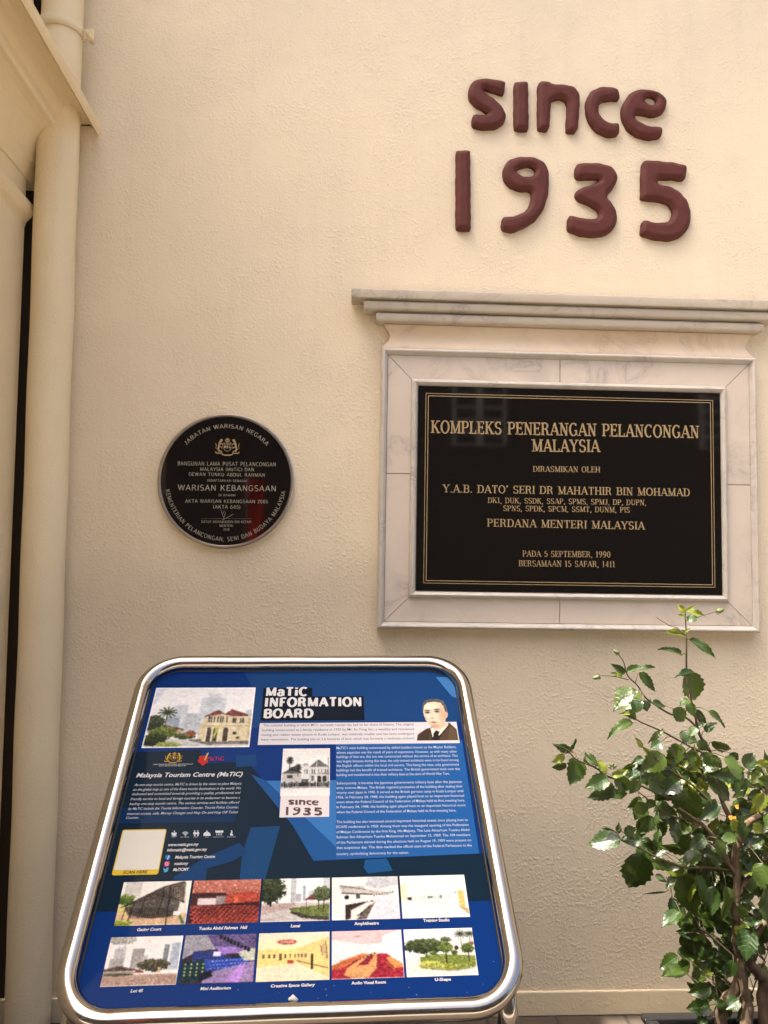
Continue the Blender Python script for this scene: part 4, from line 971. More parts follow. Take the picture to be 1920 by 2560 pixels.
a = Art(W_, H_, (240, 240, 236)); a.rect(0, .62, 1, 1, (222, 216, 206)); a.fol(.3, .36, .34, .16, (36, 48, 24), (110, 126, 68)); a.poly([(.66, .26), (1, .24), (1, .6), (.66, .6)], (226, 220, 206)); a.fol(.6, .24, .08, .06, (60, 75, 45), (130, 140, 100)); a.palm(.82, .12, .4, .13); a.palm(.95, .12, .4, .1); a.poly([(.84, .34), (1, .3), (1, .36), (.85, .4)], (120, 84, 66))
a.poly([(.2, .6), (.5, .54), (1, .6), (1, .82), (.7, .9), (.34, .86), (.22, .74)], (120, 138, 50)); a.fol(.34, .76, .16, .09, (128, 140, 30), (222, 222, 90)); a.fol(.56, .8, .18, .06, (128, 140, 30), (215, 218, 96)); a.fol(.58, .4, .11, .12, (52, 72, 22), (140, 160, 60)); a.line(.58, .5, .58, .74, .03, (50, 40, 28)); a.fol(.9, .44, .1, .1, (46, 64, 24), (120, 140, 62)); a.line(.9, .5, .9, .7, .03, (50, 40, 28)); a.fol(.4, .52, .05, .05, (60, 80, 30), (135, 155, 65)); a.fol(.32, .58, .04, .04, (60, 80, 30), (135, 155, 65)); a.fol(.7, .52, .05, .05, (50, 65, 28), (110, 130, 60)); a.ell(.74, .42, .03, .05, (50, 42, 38)); a.line(.24, .78, .6, .9, .018, (160, 150, 142)); a.line(.6, .9, .95, .86, .018, (160, 150, 142)); a.grain(7); arts.append(a)
PL_ = ['roofed open court', 'red seated hall', 'garden with a small pavilion', 'curved white amphitheatre', 'bright training studio', 'car park below city towers', 'auditorium in purple light', 'yellow gallery room', 'meeting room with a curved table', 'round topiary garden']
for k, a in enumerate(arts):
    put_art(a, *photo_pos(k % 5, k//5), 3*E5, 'printed photograph of a '+PL_[k])
    u0, u1, v0, v1 = photo_pos(k % 5, k//5)
# white intro strip, heading blocks
q0 = PB.uv(*Z3(74, 478)); qa, qb = PB.uv(*Z3(83, 403)), PB.uv(*Z3(65, 553)); qc = PB.uv(*Z3(1450, 446))
vt, vb = qa[1], qb[1]
def inkrect(name, u0, u1, v0, v1, rgb, h, parent=None):
    return mk(name, list(PB.pts([(u0, v0), (u1, v0), (u1, v1), (u0, v1)], hp+h)), [(0, 1, 2, 3)], ink(rgb), parent or panel)
inkrect('printed_strip', (qa[0]+qb[0])/2, qc[0], vb, vt, (232, 230, 234), 7*E5)
t1 = PB.uv(*Z3(107, 160)); t2 = PB.uv(*Z3(443, 218)); t3 = PB.uv(*Z3(806, 376)); t4 = PB.uv(*Z3(85, 385))
inkrect('printed_block', t1[0], t2[0], t2[1], t1[1], (11, 24, 42), 6*E5)
inkrect('printed_block', t1[0], t3[0], t4[1], t2[1], (11, 24, 42), 6*E5)
def btext(s, a, b, cap, rgb, bold=0., shear=0., mapper=Z3, h=8*E5, name='printed_text', sp=1.):
    A, B = PB.uv(*mapper(*a)), PB.uv(*mapper(*b)); vm = (A[1]+B[1])/2
    C = PB.uv(*[c-d_ for c, d_ in zip(mapper(*a), (0, cap))]); hh = abs(C[1]-A[1])
    V, Fc = text_geo(s, bold, shear, sp); x0, x1 = V[:, 0].min(), V[:, 0].max()
    uv = np.stack([A[0]+(V[:, 0]-x0)*(B[0]-A[0])/(x1-x0), vm+V[:, 1]*hh/caph()], 1)
    return list(PB.pts(uv, hp+h)), Fc, rgb
def bt(*a, parent=None, **k):
    V, Fc, rgb = btext(*a, **k); return mk('printed_text', V, Fc, ink(rgb), parent or panel)
def para(lines, mapper, cap, rgb, bold=.0, shear=0.):
    parts = []
    for s, a_, b_ in lines:
        V, Fc, _ = btext(s, a_, b_, cap, rgb, bold, shear, mapper); parts.append((V, Fc))
    V, Fc = join(parts); return mk('printed_paragraph', V, Fc, ink(rgb), panel)
WHT = (238, 238, 238)
PBh = Plane(PB.p(0, 0, hp), BX, BU)
mk('printed_text', *put_stroke(PBh, 'MaTiC', (122, 222), (408, 220), 20.2, 8*E5, True, 0, Z3, thick=.27, thin=.20, slab=False, track=.12), ink(WHT), panel)
mk('printed_text', *put_stroke(PBh, 'INFORMATION', (115, 299), (785, 289), 21.3, 8*E5, True, 0, Z3, thick=.27, thin=.20, slab=False, track=.12), ink(WHT), panel)
mk('printed_text', *put_stroke(PBh, 'BOARD', (107, 375), (452, 370), 21., 8*E5, True, 0, Z3, thick=.27, thin=.20, slab=False, track=.12), ink(WHT), panel)
para([('This colonial building in which MTC currently resides has had its fair share of history. The original', (103, 432), (1145, 412)),
 ('building constructed as a family residence in 1935 by Mr. Eu Tong Sen, a wealthy and renowned', (96, 465), (1148, 444)),
 ('mining and rubber estate tycoon in Kuala Lumpur, was relatively smaller and has since undergone', (92, 498), (1150, 476)),
 ('many renovations. The building sits on 2.6 hectares of land, which was formerly a rambutan orchard', (89, 530), (1148, 508))], Z3, 5.9, (72, 72, 84), .004)
P1 = ["MaTIC's main building constructed by skilled builders known as the Master Builders,", 'whose expertise was the result of years of experience. However, as with many other', 'buildings of that era, this too was constructed without the service of an architect. This',
 'was largely because during this time, the only trained architects were to be found among', 'the English officers within the local civil service. This being the case, only government', 'buildings had the benefit of trained architects. The British government took over the', 'building and transformed it into their military base at the start of World War Two.']
P2_ = ['Subsequently, it became the Japanese governments military base after the Japanese', 'army overran Malaya. The British regained possession of the building after sealing their', 'victory over Japan in 1945. It served as the British garrison camp in Kuala Lumpur until',
 '1956. In February 24, 1948, the building again played host to an important historical', 'event when the Federal Council of the Federation of Malaya held its first meeting here.', 'In February 24, 1948, the building again played host to an important historical event', 'when the Federal Council of the Federation of Malaya held its first meeting here.']
P3 = ['The building has also witnessed several important historical events since playing host to', 'ECAFE conference in 1958. Among them was the inaugural opening of the Federation', 'of Malaya Conference by the first King, His Majesty, The Late Almarhum Tuanku Abdul',
 'Rahman Ibni Almarhum Tuanku Muhammad on September 12, 1959. The 104 members', 'of the Parliament elected during the elections held on August 19, 1959 were present on', 'that auspicious day. The date marked the official start of the Federal Parliament in the', 'country, symbolising democracy for the nation.']
for P, yl, rt in ((P1, (590, 622, 652, 683, 713, 745, 776), ((1440, 568), (1446, 598), (1450, 627), (1455, 656), (1460, 688), (1465, 718), (1395, 752))),
 (P2_, (835, 867, 900, 932, 965, 1000, 1033), ((1478, 806), (1484, 838), (1489, 870), (1494, 903), (1500, 935), (1505, 968), (1440, 1006))),
 (P3, (1103, 1137, 1172, 1208, 1245, 1282, 1318), ((1520, 1070), (1526, 1104), (1531, 1139), (1537, 1173), (1543, 1210), (1548, 1245), (1113, 1302)))):
    para([(s, (612, y), r) for s, y, r in zip(P, yl, rt)], Z3, 6.3, (212, 222, 238), .002)
ident = lambda x, y: (x, y)
bt('Malaysia Tourism Centre (MaTiC)', (339, 1942), (606, 1937), 10.5, WHT, .02, .25, mapper=ident)
LL = ['As one-stop tourist centre, MaTiC is driven by the vision to place Malaysia', 'on the global map as one of the finest tourist destinations in the world. We', 'dedicated and committed towards providing a quality, professional and', 'friendly service to local and foreign tourists in its endeavour to become a',
 'leading one-stop tourist centre. The various services and facilities offered', 'by MaTiC include the Tourist Information Counter, Tourist Police Counter,', 'internet access, cafe, Money Changer and Hop On and Hop Off Ticket']
lx_ = (335.6, 332, 329, 326, 323, 320, 317); rx_ = (603, 602, 600.7, 599, 597.9, 596, 594.8); ry_ = (1961, 1972.8, 1983.9, 1996.3, 2008.3, 2020.5, 2032.9)
para([(s, (x, y), (x2, y)) for s, x, x2, y in zip(LL, lx_, rx_, ry_)]+[('Counter.', (314, 2045), (346, 2044.5))], ident, 6.2, (205, 212, 220), .006, .25)
place_emblem(Plane(PB.p(0, 0, hp), BX, BU), PB.uv(*Z2(338, 908)), .0185, 7*E5, panel, dict(gold=ink((215, 180, 60)), red=ink((200, 50, 40)), white=ink(WHT)))
bt('KEMENTERIAN PELANCONGAN, SENI DAN BUDAYA', (152, 972), (510, 971), 2.4, WHT, .004, .2, mapper=Z2)
bt('PUSAT PELANCONGAN MALAYSIA', (205, 986), (447, 985), 2.4, WHT, .004, .2, mapper=Z2)
RED = (206, 52, 48)
bt('MaTiC', (636, 936), (790, 932), 9.5, RED, .0, 0., mapper=Z2)
for k in range(5):
    q = rad(72*k+20); fx, fy = 603+26*math.cos(q), 932+26*math.sin(q)
    inkpoly('printed_petal', [(fx+22*math.cos(rad(t)), fy+20*math.sin(rad(t))) for t in range(0, 360, 30)], RED, (9+.5*k)*E5, None, Z2)
inkpoly('printed_petal', [(612, 935), (640, 870), (655, 862), (650, 880), (622, 935)], (225, 190, 90), 12*E5, None, Z2)
# card with its code left out
def rrect_ink(name, pts, mapper, rgb, h, r=.004, parent=None):
    uv = np.array([PB.uv(*mapper(*p)) for p in pts]); u0, v0 = uv[:, 0], uv[:, 1]
    x0, x1 = (u0[0]+u0[3])/2, (u0[1]+u0[2])/2; y1, y0 = (v0[0]+v0[1])/2, (v0[2]+v0[3])/2
    return mk(name, list(PB.pts(roundrect(x0, x1, y0, y1, r, 4), hp+h)), [tuple(range(20))], ink(rgb), parent or panel)
rrect_ink('scan_card', [(255, 90), (577, 93), (520, 430), (175, 427)], Z4, (240, 205, 60), 5*E5)
rrect_ink('scan_card_face', [(262, 98), (570, 101), (521, 391), (191, 391)], Z4, (240, 236, 222), 6*E5, .002)
bt('SCAN HERE', (255, 420), (437, 418), 7.4, (40, 40, 40), .015, .15, mapper=Z4)
IC = (225, 232, 238)
def icon(pts, off, sc=1.): inkpoly('printed_icon', [(off[0]+sc*x, off[1]+sc*y) for x, y in pts], IC, 7*E5, None, Z4)
icon([(-20, -4), (20, -4), (16, 12), (8, 18), (-8, 18), (-16, 12)], (636, 120)); icon([(-22, 21), (22, 21), (18, 25), (-18, 25)], (636, 118)); icon([(-6, -18), (0, -20), (4, -8), (-2, -8)], (640, 120))
for k, r in enumerate((9, 18, 27)):
    v, f = band([(720+r*math.cos(rad(t)), 140-r*math.sin(rad(t))*1.05) for t in range(40, 141, 10)], 5); mk('printed_icon', list(PB.pts([PB.uv(*Z4(*p)) for p in v], hp+(7+.2*k)*E5)), f, ink(IC), panel)
icon([(4*math.cos(rad(t)), 4*math.sin(rad(t))) for t in range(0, 360, 45)], (720, 140))
for x in (789, 812): icon([(5*math.cos(rad(t)), -14+5*math.sin(rad(t))) for t in range(0, 360, 45)], (x, 118)); icon([(-9, -8), (9, -8), (11, 8), (5, 8), (4, 24), (-4, 24), (-5, 8), (-11, 8)], (x, 120))
icon([(-27, 16), (-24, 2), (-12, -8), (12, -8), (24, 2), (27, 16), (27, 20), (-27, 20)], (880, 120)); icon([(5*math.cos(rad(t)), 5*math.sin(rad(t))) for t in range(0, 360, 45)], (880, 105))
icon([(-30, -14), (30, -14), (28, 2), (-28, 2)], (972, 115))
for x in (-18, -6, 6, 18): icon([(x-2, 6), (x+2, 6), (x, 22), (x-4, 22)], (972, 115))
icon([(5*math.cos(rad(t)), 5*math.sin(rad(t))) for t in range(0, 360, 45)], (1062, 103)); icon([(-8, 8), (4, -12), (10, -8), (6, 8), (16, 16), (8, 22), (-8, 18)], (1060, 118))
for s_, a_, b_ in (('CAFE', (620, 152), (646, 152)), ('WIFI PERCUMA', (682, 152), (748, 152)), ('TANDAS', (778, 152), (812, 152)), ('SURAU', (864, 152), (894, 152)), ('PENGHAWA DINGIN', (926, 152), (1008, 151)), ('BUGGY BAYI', (1030, 151), (1094, 150))):
    bt(s_, a_, b_, 1.8, IC, 0, .2, mapper=Z4)
for s_, a_, b_, cp in (('www.matic.gov.my', (592, 215), (817, 213), 7.), ('infomatic@matic.gov.my', (583, 254), (880, 252), 7.2), ('Malaysia Tourism Centre', (643, 307), (938, 305), 7.2), ('maticmy', (636, 355), (740, 354), 7.), ('MaTICMY', (628, 400), (745, 399), 7.2)):
    bt(s_, a_, b_, cp, WHT, .022, .22, mapper=Z4)
inkpoly('printed_icon', [(590+20*math.cos(rad(t)), 299+19*math.sin(rad(t))) for t in range(0, 360, 20)], (40, 130, 200), 6*E5, None, Z4)
bt('f', (585, 314), (599, 314), 9., WHT, .03, .2, mapper=Z4)
rrect_ink('printed_icon', [(566, 328), (605, 328), (600, 367), (560, 367)], Z4, (214, 70, 120), 6*E5, .003)
v, f = band([(582+10*math.cos(rad(t)), 348+10*math.sin(rad(t))) for t in range(0, 361, 30)], 4); mk('printed_icon', list(PB.pts([PB.uv(*Z4(*p)) for p in v], hp+7*E5)), f, ink(WHT), panel)
inkpoly('printed_icon', [(556, 376), (566, 384), (577, 386), (580, 376), (590, 374), (597, 380), (592, 390), (586, 404), (570, 410), (556, 406), (566, 402), (558, 392)], (90, 180, 230), 6*E5, None, Z4)
for s_, a_, b_, mpf in (('Gasing Court', (360, 845), (540, 842), Z4), ('Tuanku Abdul Rahman  Hall', (820, 836), (1178, 829), Z4), ('Lanai', (1500, 818), (1572, 816), Z4), ('Lot 45', (312, 1300), (404, 1297), Z4), ('Mini Auditorium', (830, 1283), (1057, 1276), Z4), ('Creative Space Gallery', (1352, 1264), (1681, 1252), Z4),
 ('Amphitheatre', (418, 545), (593, 540), Z5), ('Training Studio', (912, 523), (1100, 517), Z5), ('Audio Visual Room', (397, 970), (644, 962), Z5), ('U-Shape', (995, 945), (1110, 942), Z5)):
    bt(s_, a_, b_, 7.2, WHT, .03, .15 if mpf is Z4 else 0., mapper=mpf)
# printed since 1935 box
b0_, b1_ = PB.uv(*Z3(226, 907)), PB.uv(*Z3(561, 1049))
inkrect('printed_strip', b0_[0], b1_[0], b1_[1], b0_[1], (240, 234, 234), 7*E5)
sc0 = PB.uv(*Z3(266, 932)); sc1 = PB.uv(*Z3(512, 1040))
for kk, (ch, out, hole) in enumerate(GL):
    def mp_(L): return [(sc0[0]+(x-95)/(1530-95)*(sc1[0]-sc0[0]), sc0[1]+(y-93)/(1078-93)*(sc1[1]-sc0[1])) for x, y in L]
    P = mp_(out)
    mk('printed_letter', list(PB.pts([(u+.0008, v-.0010) for u, v in P], hp+8*E5)), [tuple(range(len(P)))], ink((176, 160, 160)), panel)
    mk('printed_letter', list(PB.pts(P, hp+9*E5)), [tuple(range(len(P)))], ink((104, 72, 74)), panel)
    if hole: P = mp_(hole); mk('printed_letter', list(PB.pts(P, hp+10*E5)), [tuple(range(len(P)))], ink((240, 234, 234)), panel)
# portrait print
# portrait of a man in a dark suit, soft tones, cut out along its outline
a = Art(110, 110, (232, 228, 224))
pu0, pv1 = PB.uv(*Z3(1163, 378)); pu1, pv0 = PB.uv(*Z3(1452, 521)); pu0 = PB.uv(*Z3(1166, 500))[0]; pv1 = PB.uv(*Z3(1290, 226))[1]; pu1 = PB.uv(*Z3(1452, 500))[0]
def N_(x, y):
    u, v = PB.uv(*Z3(x, y)); return ((u-pu0)/(pu1-pu0), (pv1-v)/(pv1-pv0))
suit = [N_(*p) for p in [(1165, 524), (1172, 480), (1230, 440), (1290, 425), (1360, 400), (1392, 398), (1440, 440), (1460, 480), (1462, 526)]]
head = [N_(*p) for p in [(1205, 300), (1206, 270), (1222, 245), (1262, 234), (1312, 235), (1352, 250), (1374, 290), (1378, 320), (1384, 340), (1380, 362), (1370, 370), (1364, 402), (1385, 410), (1330, 450), (1290, 450), (1252, 414), (1228, 382), (1214, 345)]]
ms = a.mpoly(suit); mh = a.mpoly(head)
a.blend(ms, (84, 68, 52)); a.blend(ms*a.mpoly([N_(1165, 530), N_(1200, 460), N_(1262, 445), N_(1250, 530)]), (58, 46, 36), .7); a.blend(ms*a.mpoly([N_(1400, 420), N_(1460, 470), N_(1460, 530), N_(1380, 530)]), (104, 86, 66), .6)
a.line(*N_(1262, 445), *N_(1275, 520), .03, (36, 28, 24)); a.line(*N_(1390, 415), *N_(1310, 515), .035, (44, 34, 28))
a.poly([N_(*p) for p in [(1262, 440), (1290, 428), (1372, 392), (1388, 412), (1340, 470), (1300, 512), (1282, 522)]], (236, 228, 214)); a.poly([N_(*p) for p in [(1284, 470), (1300, 452), (1326, 462), (1318, 480), (1326, 522), (1276, 522)]], (40, 34, 36))
a.blend(mh, (236, 218, 194)); cx_, cy_ = N_(1285, 340)
sh = Art(110, 110, (236, 218, 194)); sh.soft(*N_(1352, 350), .16, .3, (196, 166, 134), .9); sh.soft(*N_(1230, 380), .08, .16, (206, 178, 148), .7); sh.soft(*N_(1292, 425), .2, .07, (176, 146, 116), .8); sh.soft(*N_(1268, 300), .17, .07, (246, 232, 212), .8); sh.soft(*N_(1240, 350), .06, .05, (244, 226, 204), .7)
for ex, ey in ((1241, 330), (1306, 323)):
    sh.soft(*N_(ex, ey-3), .075, .032, (178, 148, 120), .7); sh.soft(*N_(ex, ey), .055, .022, (30, 22, 20), 1.); sh.soft(*N_(ex, ey-15), .085, .018, (70, 56, 48), .95)
sh.soft(*N_(1274, 352), .022, .09, (206, 180, 152), .6); sh.soft(*N_(1274, 369), .05, .014, (140, 104, 82), .8); sh.soft(*N_(1284, 396), .085, .018, (120, 66, 56), .95); sh.soft(*N_(1284, 404), .06, .014, (196, 150, 128), .7); sh.soft(*N_(1372, 345), .03, .05, (200, 170, 142), .8)
a.blend(mh, sh.A)
hair = a.mpoly([N_(*p) for p in [(1203, 305), (1203, 268), (1222, 243), (1262, 232), (1312, 233), (1354, 248), (1378, 290), (1376, 330), (1364, 322), (1352, 288), (1330, 262), (1290, 255), (1240, 262), (1218, 282), (1212, 322)]])
a.blend(hair*mh, (88, 82, 80)); a.blend(hair*mh*(a.lf(24) > .55), (120, 114, 110), .6); a.smooth(.5); a._gr(4)
put_art(a, pu0, pu1, pv0, pv1, 9*E5, 'printed portrait of a man in a dark suit and tie', ((ms+mh) > 0))
# blob of sealant and bits stuck on the panel edge
bl = PB.uv(731, 2502)
mk('sealant_blob', *tube([PB.p(bl[0]-.006, bl[1]+.002, hp+.003), PB.p(bl[0], bl[1]+.004, hp+.006), PB.p(bl[0]+.008, bl[1], hp+.003)], [.0025, .005, .003], 8), mat('white_sealant', (.6, .58, .54), .5), ib, True)
M_DUST = mat('dried_speck', (.26, .26, .26), .8)
sp_ = []
for k in range(44):
    u = rnd.uniform(pU0+.01, pU1-.01); v = rnd.uniform(pV0+.005, pV1-.01) if k > 30 else pV0+.004+rnd.random()**2*.08; r = rnd.uniform(.0003, .0007)
    sp_.append((list(PB.pts([(u+r*math.cos(t), v+r*math.sin(t)*rnd.uniform(.7, 1.6)) for t in np.linspace(0, 5.2, 6)], hp+14*E5)), [tuple(range(6))]))
o = mk('dust_specks', *join(sp_), M_DUST, panel); tag(o, kind='stuff')

# ------------------------------------------------------------------ planter
py_ = -.52
pa = at_y(1600, 2541, py_-.2); 
M_POT = mat('black_glazed_planter', (.012, .012, .013), .22, spec=.5, coat=.5, coat_rough=.15)
pz = at_y(1605, 2531, py_+.17)[2]; pxl = at_y(1601, 2541, py_+.17)[0]
pot = empty('planter_box', (pxl+.42, py_, 0), 'glossy black planter box at the bottom right holding the leafy shrub', 'planter')
x0, x1, y0, y1 = pxl, pxl+.84, py_-.17, py_+.17
for nm, bxx in (('front_wall', (x0+.012, x1-.012, y0+.012, y0+.030, 0, pz-.022)), ('back_wall', (x0+.012, x1-.012, y1-.03, y1-.012, 0, pz-.022)), ('side_wall', (x0+.012, x0+.03, y0+.032, y1-.032, 0, pz-.022)), ('side_wall', (x1-.03, x1-.012, y0+.032, y1-.032, 0, pz-.022))):
    o = mk(nm, *box(*bxx), M_POT, pot); bevel(o, .003)
rim = [box(x0, x1, y0, y0+.035, pz-.02, pz), box(x0, x1, y1-.035, y1, pz-.02, pz), box(x0, x0+.035, y0+.036, y1-.036, pz-.02, pz), box(x1-.035, x1, y0+.036, y1-.036, pz-.02, pz)]
for r_ in rim: o = mk('rim', *r_, M_POT, pot); bevel(o, .004)
soil = mat('soil', (.035, .024, .016), .95); g = N(soil); g.bump(g.noise(g.coord(), 60, 5), .02)
mk('soil', *box(x0+.031, x1-.031, y0+.031, y1-.031, .05, pz-.05), soil, pot)

# ------------------------------------------------------------------ hibiscus shrub
def leafmat(name, top, under, yellow):
    mt = mat(name, top, .34, spec=.4); g = N(mt)
    g.b.inputs['Coat Weight'].default_value = .30; g.b.inputs['Coat Roughness'].default_value = .24
    uvn = g.n('ShaderNodeUVMap'); uvn.uv_map = 'UVMap'; sx = g.n('ShaderNodeSeparateXYZ'); g.l(uvn.outputs[0], sx.inputs[0])
    au = g.mathn('ABSOLUTE', g.mathn('SUBTRACT', sx.outputs[0], .5))
    vv = g.mathn('SUBTRACT', g.mathn('MULTIPLY', sx.outputs[1], 7.), g.mathn('MULTIPLY', au, 7.5))
    fr2 = g.mathn('ABSOLUTE', g.mathn('SUBTRACT', g.mathn('FRACT', vv), .5))
    vein = g.ramp(fr2, [(.0, (1, 1, 1)), (.07, (0, 0, 0))]); mid = g.ramp(au, [(.0, (1, 1, 1)), (.022, (0, 0, 0))])
    vm = g.mathn('MAXIMUM', g.mathn('MULTIPLY', vein, .6), mid)
    oi = g.n('ShaderNodeObjectInfo'); v = g.coord('Object')
    n_ = g.noise(v, 30, 4, .6); base = g.mix(g.ramp(n_, [(.35, (0, 0, 0)), (.7, (1, 1, 1))]), top, tuple(x*.72 for x in top))
    base = g.mix(g.ramp(oi.outputs['Random'], [(.0, (0, 0, 0)), (1, (1, 1, 1))]), base, yellow)
    base = g.mix(g.mathn('MULTIPLY', vm, .6), base, tuple(min(1, x*1.7+.012) for x in top))
    geo = g.n('ShaderNodeNewGeometry'); base = g.mix(geo.outputs['Backfacing'], base, under)
    g.l(base, g.b.inputs['Base Color'])
    g.bump(g.mathn('ADD', g.mathn('MULTIPLY', vm, -1.), g.mathn('ADD', g.mathn('MULTIPLY', fr2, .5), g.mathn('MULTIPLY', g.noise(v, 14, 3), 3.))), .0010, .45)
    tr = g.n('ShaderNodeBsdfTranslucent'); mx_ = g.n('ShaderNodeMixShader'); mx_.inputs[0].default_value = .18
    tc = g.mix(.5, base, tuple(min(1, x*3.2) for x in yellow)); g.l(tc, tr.inputs[0])
    out = mt.node_tree.nodes['Material Output']; g.l(g.b.outputs[0], mx_.inputs[1]); g.l(tr.outputs[0], mx_.inputs[2]); g.l(mx_.outputs[0], out.inputs[0])
    return mt
M_LEAF = leafmat('dark_glossy_leaf', (.016, .037, .007), (.034, .056, .015), (.050, .080, .010))
M_YOUNG = leafmat('young_yellow_leaf', (.10, .14, .015), (.11, .14, .035), (.17, .19, .015))
M_BARK = mat('shrub_bark', (.10, .062, .035), .8); g = N(M_BARK); vb_ = g.coord('Object', (1, 1, .4))
g.l(g.ramp(g.noise(vb_, 60, 5, .6), [(.3, (.055, .035, .02)), (.7, (.15, .10, .058))]), g.b.inputs['Base Color']); g.bump(g.noise(vb_, 90, 4), .003, .8)
M_TWIG = mat('green_brown_twig', (.055, .038, .018), .6)
def leafmesh(name, seed, mt, droop=.18, fold=.12, wav=.03, shape=.36):
    r = random.Random(seed); rows = 13; V = []; UV = []; cols = (-1, -.52, 0, .52, 1)
    for i in range(rows+1):
        t = i/rows; w = (t**.55)*((1-t)**.72)*1.62*.5 if 0 < t < 1 else 0.0
        w *= 1-.62*max(0, (t-.5)/.5)**1.3
        tooth = (1+.085*(1 if i % 2 else -1)) if 1 < i < rows else 1
        back = -.05*math.sin(math.pi*min(1, t/.25)) if t < .25 else 0
        for c in cols:
            x = c*w*(tooth if abs(c) == 1 else 1)
            y = t+(back if abs(c) == 1 else back*.4)+(.02*(i % 2) if abs(c) == 1 else 0)
            z = -droop*(t**2)+fold*abs(x)*1.2-fold*.35*abs(x)**2*4+wav*math.sin(t*9+seed+c*2)*abs(c)
            V.append((x, y, z)); UV.append((.5+c*w*.6, t))
    Fc = [(i*5+k, i*5+k+1, i*5+k+6, i*5+k+5) for i in range(rows) for k in range(4)]
    me = mesh(name, V, Fc, mt, True); uvl = me.uv_layers.new(name='UVMap')
    for lp in me.loops: uvl.data[lp.index].uv = UV[lp.vertex_index]
    return me
LM = [leafmesh('leaf', s, M_LEAF, d_, f_, w_) for s, d_, f_, w_ in ((1, .22, .3, .03), (2, .1, .45, .05), (3, .34, .25, .04), (4, .15, .6, .03), (5, -.05, .35, .06))]
LY = [leafmesh('leaf', s, M_YOUNG, d_, f_, w_) for s, d_, f_, w_ in ((11, .2, .5, .05), (12, .05, .7, .05))]
PY = -.55
root = empty('hibiscus_shrub', (1.05, PY, pz-.05), 'tall leafy hibiscus shrub with serrated glossy leaves and small buds at the lower right', 'shrub')
def R1(x, y): return (1360+.3376*x, 1480+.3376*y)
def R2(x, y): return (1360+.3376*x, 2000+.3376*y)
def R4(x, y): return (1500+.25317*x, 1850+.25317*y)
allpts = []
def branch(pts, r0, r1, mp_, ys=0., ye=0., m_=None, nm='branch'):
    n = len(pts); P = []
    for i, p in enumerate(pts):
        t = i/(n-1); P.append(at_y(*mp_(*p), PY+ys+(ye-ys)*t+rnd.uniform(-.006, .006)))
    P = smoothpath(P, 5); k = len(P); R_ = [r0+(r1-r0)*i/(k-1) for i in range(k)]
    if m_ is M_BARK: R_ = [q*(1+.10*math.sin(i*1.7)+.06*math.sin(i*.63)) for i, q in enumerate(R_)]
    allpts.extend(P); return mk(nm, *tube(P, R_, 8 if r0 < .006 else 12), m_ or M_TWIG, root, True)
petV, petF = [], []
leafcount = 0
extra = []; dense = False
def leaf(b, t, w, mp_, yo=0., young=False, pet=True, roll=None, tip=None):
    """b, t: base and tip in zoom coordinates; w: apparent width in the same units"""
    global leafcount, petV, petF
    sc = {R1: .3376, R2: .3376, R4: .25317}.get(mp_, 1.)
    lpx = math.hypot(t[0]-b[0], t[1]-b[1])*sc; B = at_y(*mp_(*b), PY+yo)
    fore = tip if tip is not None else rnd.uniform(-.5, .25)
    z = 1932/(B[1]-CAM[1])
    T = at_y(*mp_(*t), PY+yo+fore*lpx/z)
    ax = Vector(T-B); L = ax.length; ax.normalize(); W = w*sc/z*1.34
    W = min(W, L*1.08)
    view = Vector(CAM-B).normalized()
    low = B[2] < 1.0 and rnd.random() < .7
    nn = view*rnd.uniform(.55, 1.)+Vector((rnd.uniform(-.1, .6) if low else rnd.uniform(-.6, .15), rnd.uniform(-.1, .1), rnd.uniform(-.35, .15) if low else rnd.uniform(.25, .85))) if roll is None else view*roll[0]+Vector(roll[1:])
    nn = (nn-ax*nn.dot(ax)).normalized(); xx = ax.cross(nn)
    me = rnd.choice(LY if young else LM); w0 = W/.86
    M = Matrix((( xx.x*w0, ax.x*L, nn.x*L, B[0]), (xx.y*w0, ax.y*L, nn.y*L, B[1]), (xx.z*w0, ax.z*L, nn.z*L, B[2]), (0, 0, 0, 1)))
    if dense: extra.append((me, M))
    else: link('leaf', me, root, M); leafcount += 1
    if pet and allpts:
        A = np.array(allpts); d2 = np.linalg.norm(A-B, axis=1); k = int(d2.argmin())
        if .004 < d2[k] < .16:
            mid = (A[k]+B)/2+np.array([0, 0, .006]); V, Fc = tube([A[k], mid, B, B+np.array(ax)*L*.04], [.0013, .0011, .001, .0008], 5)
            n0 = len(petV); petV += V; petF += [tuple(i+n0 for i in q) for q in Fc]
# woody stems
branch([(1310, 1700), (1310, 1560), (1330, 1500), (1420, 1400), (1445, 1250), (1450, 1160), (1425, 1050), (1430, 950), (1420, 800), (1430, 600), (1415, 400), (1455, 290), (1500, 180), (1600, 110)], .0155, .0075, R2, .03, -.02, M_BARK, 'trunk')
branch([(1495, 1700), (1510, 1520), (1480, 1380), (1460, 1200)], .0145, .011, R2, .0, .0, M_BARK, 'trunk')
branch([(1650, 1700), (1620, 1450), (1630, 1330), (1560, 1250), (1515, 1180), (1560, 1020), (1640, 900)], .0165, .008, R2, .02, -.04, M_BARK, 'trunk')
branch([(1370, 480), (1280, 300), (1170, 180), (1130, 150), (1000, 60)], .0075, .003, R2, .0, -.03, M_BARK)
branch([(1430, 560), (1330, 420), (1250, 330), (1180, 290)], .005, .002, R2, 0, -.03, M_BARK)
branch([(1600, 110), (1640, -20), (1660, -120)], .006, .003, R2, 0, 0, M_BARK)
branch([(1440, 700), (1500, 600), (1560, 520), (1640, 430), (1760, 330)], .006, .003, R2, 0, .02, M_BARK)
branch([(1450, 250), (1340, 60), (1290, -80), (1240, -220), (1230, -360)], .007, .004, R2, 0, .02, M_BARK)
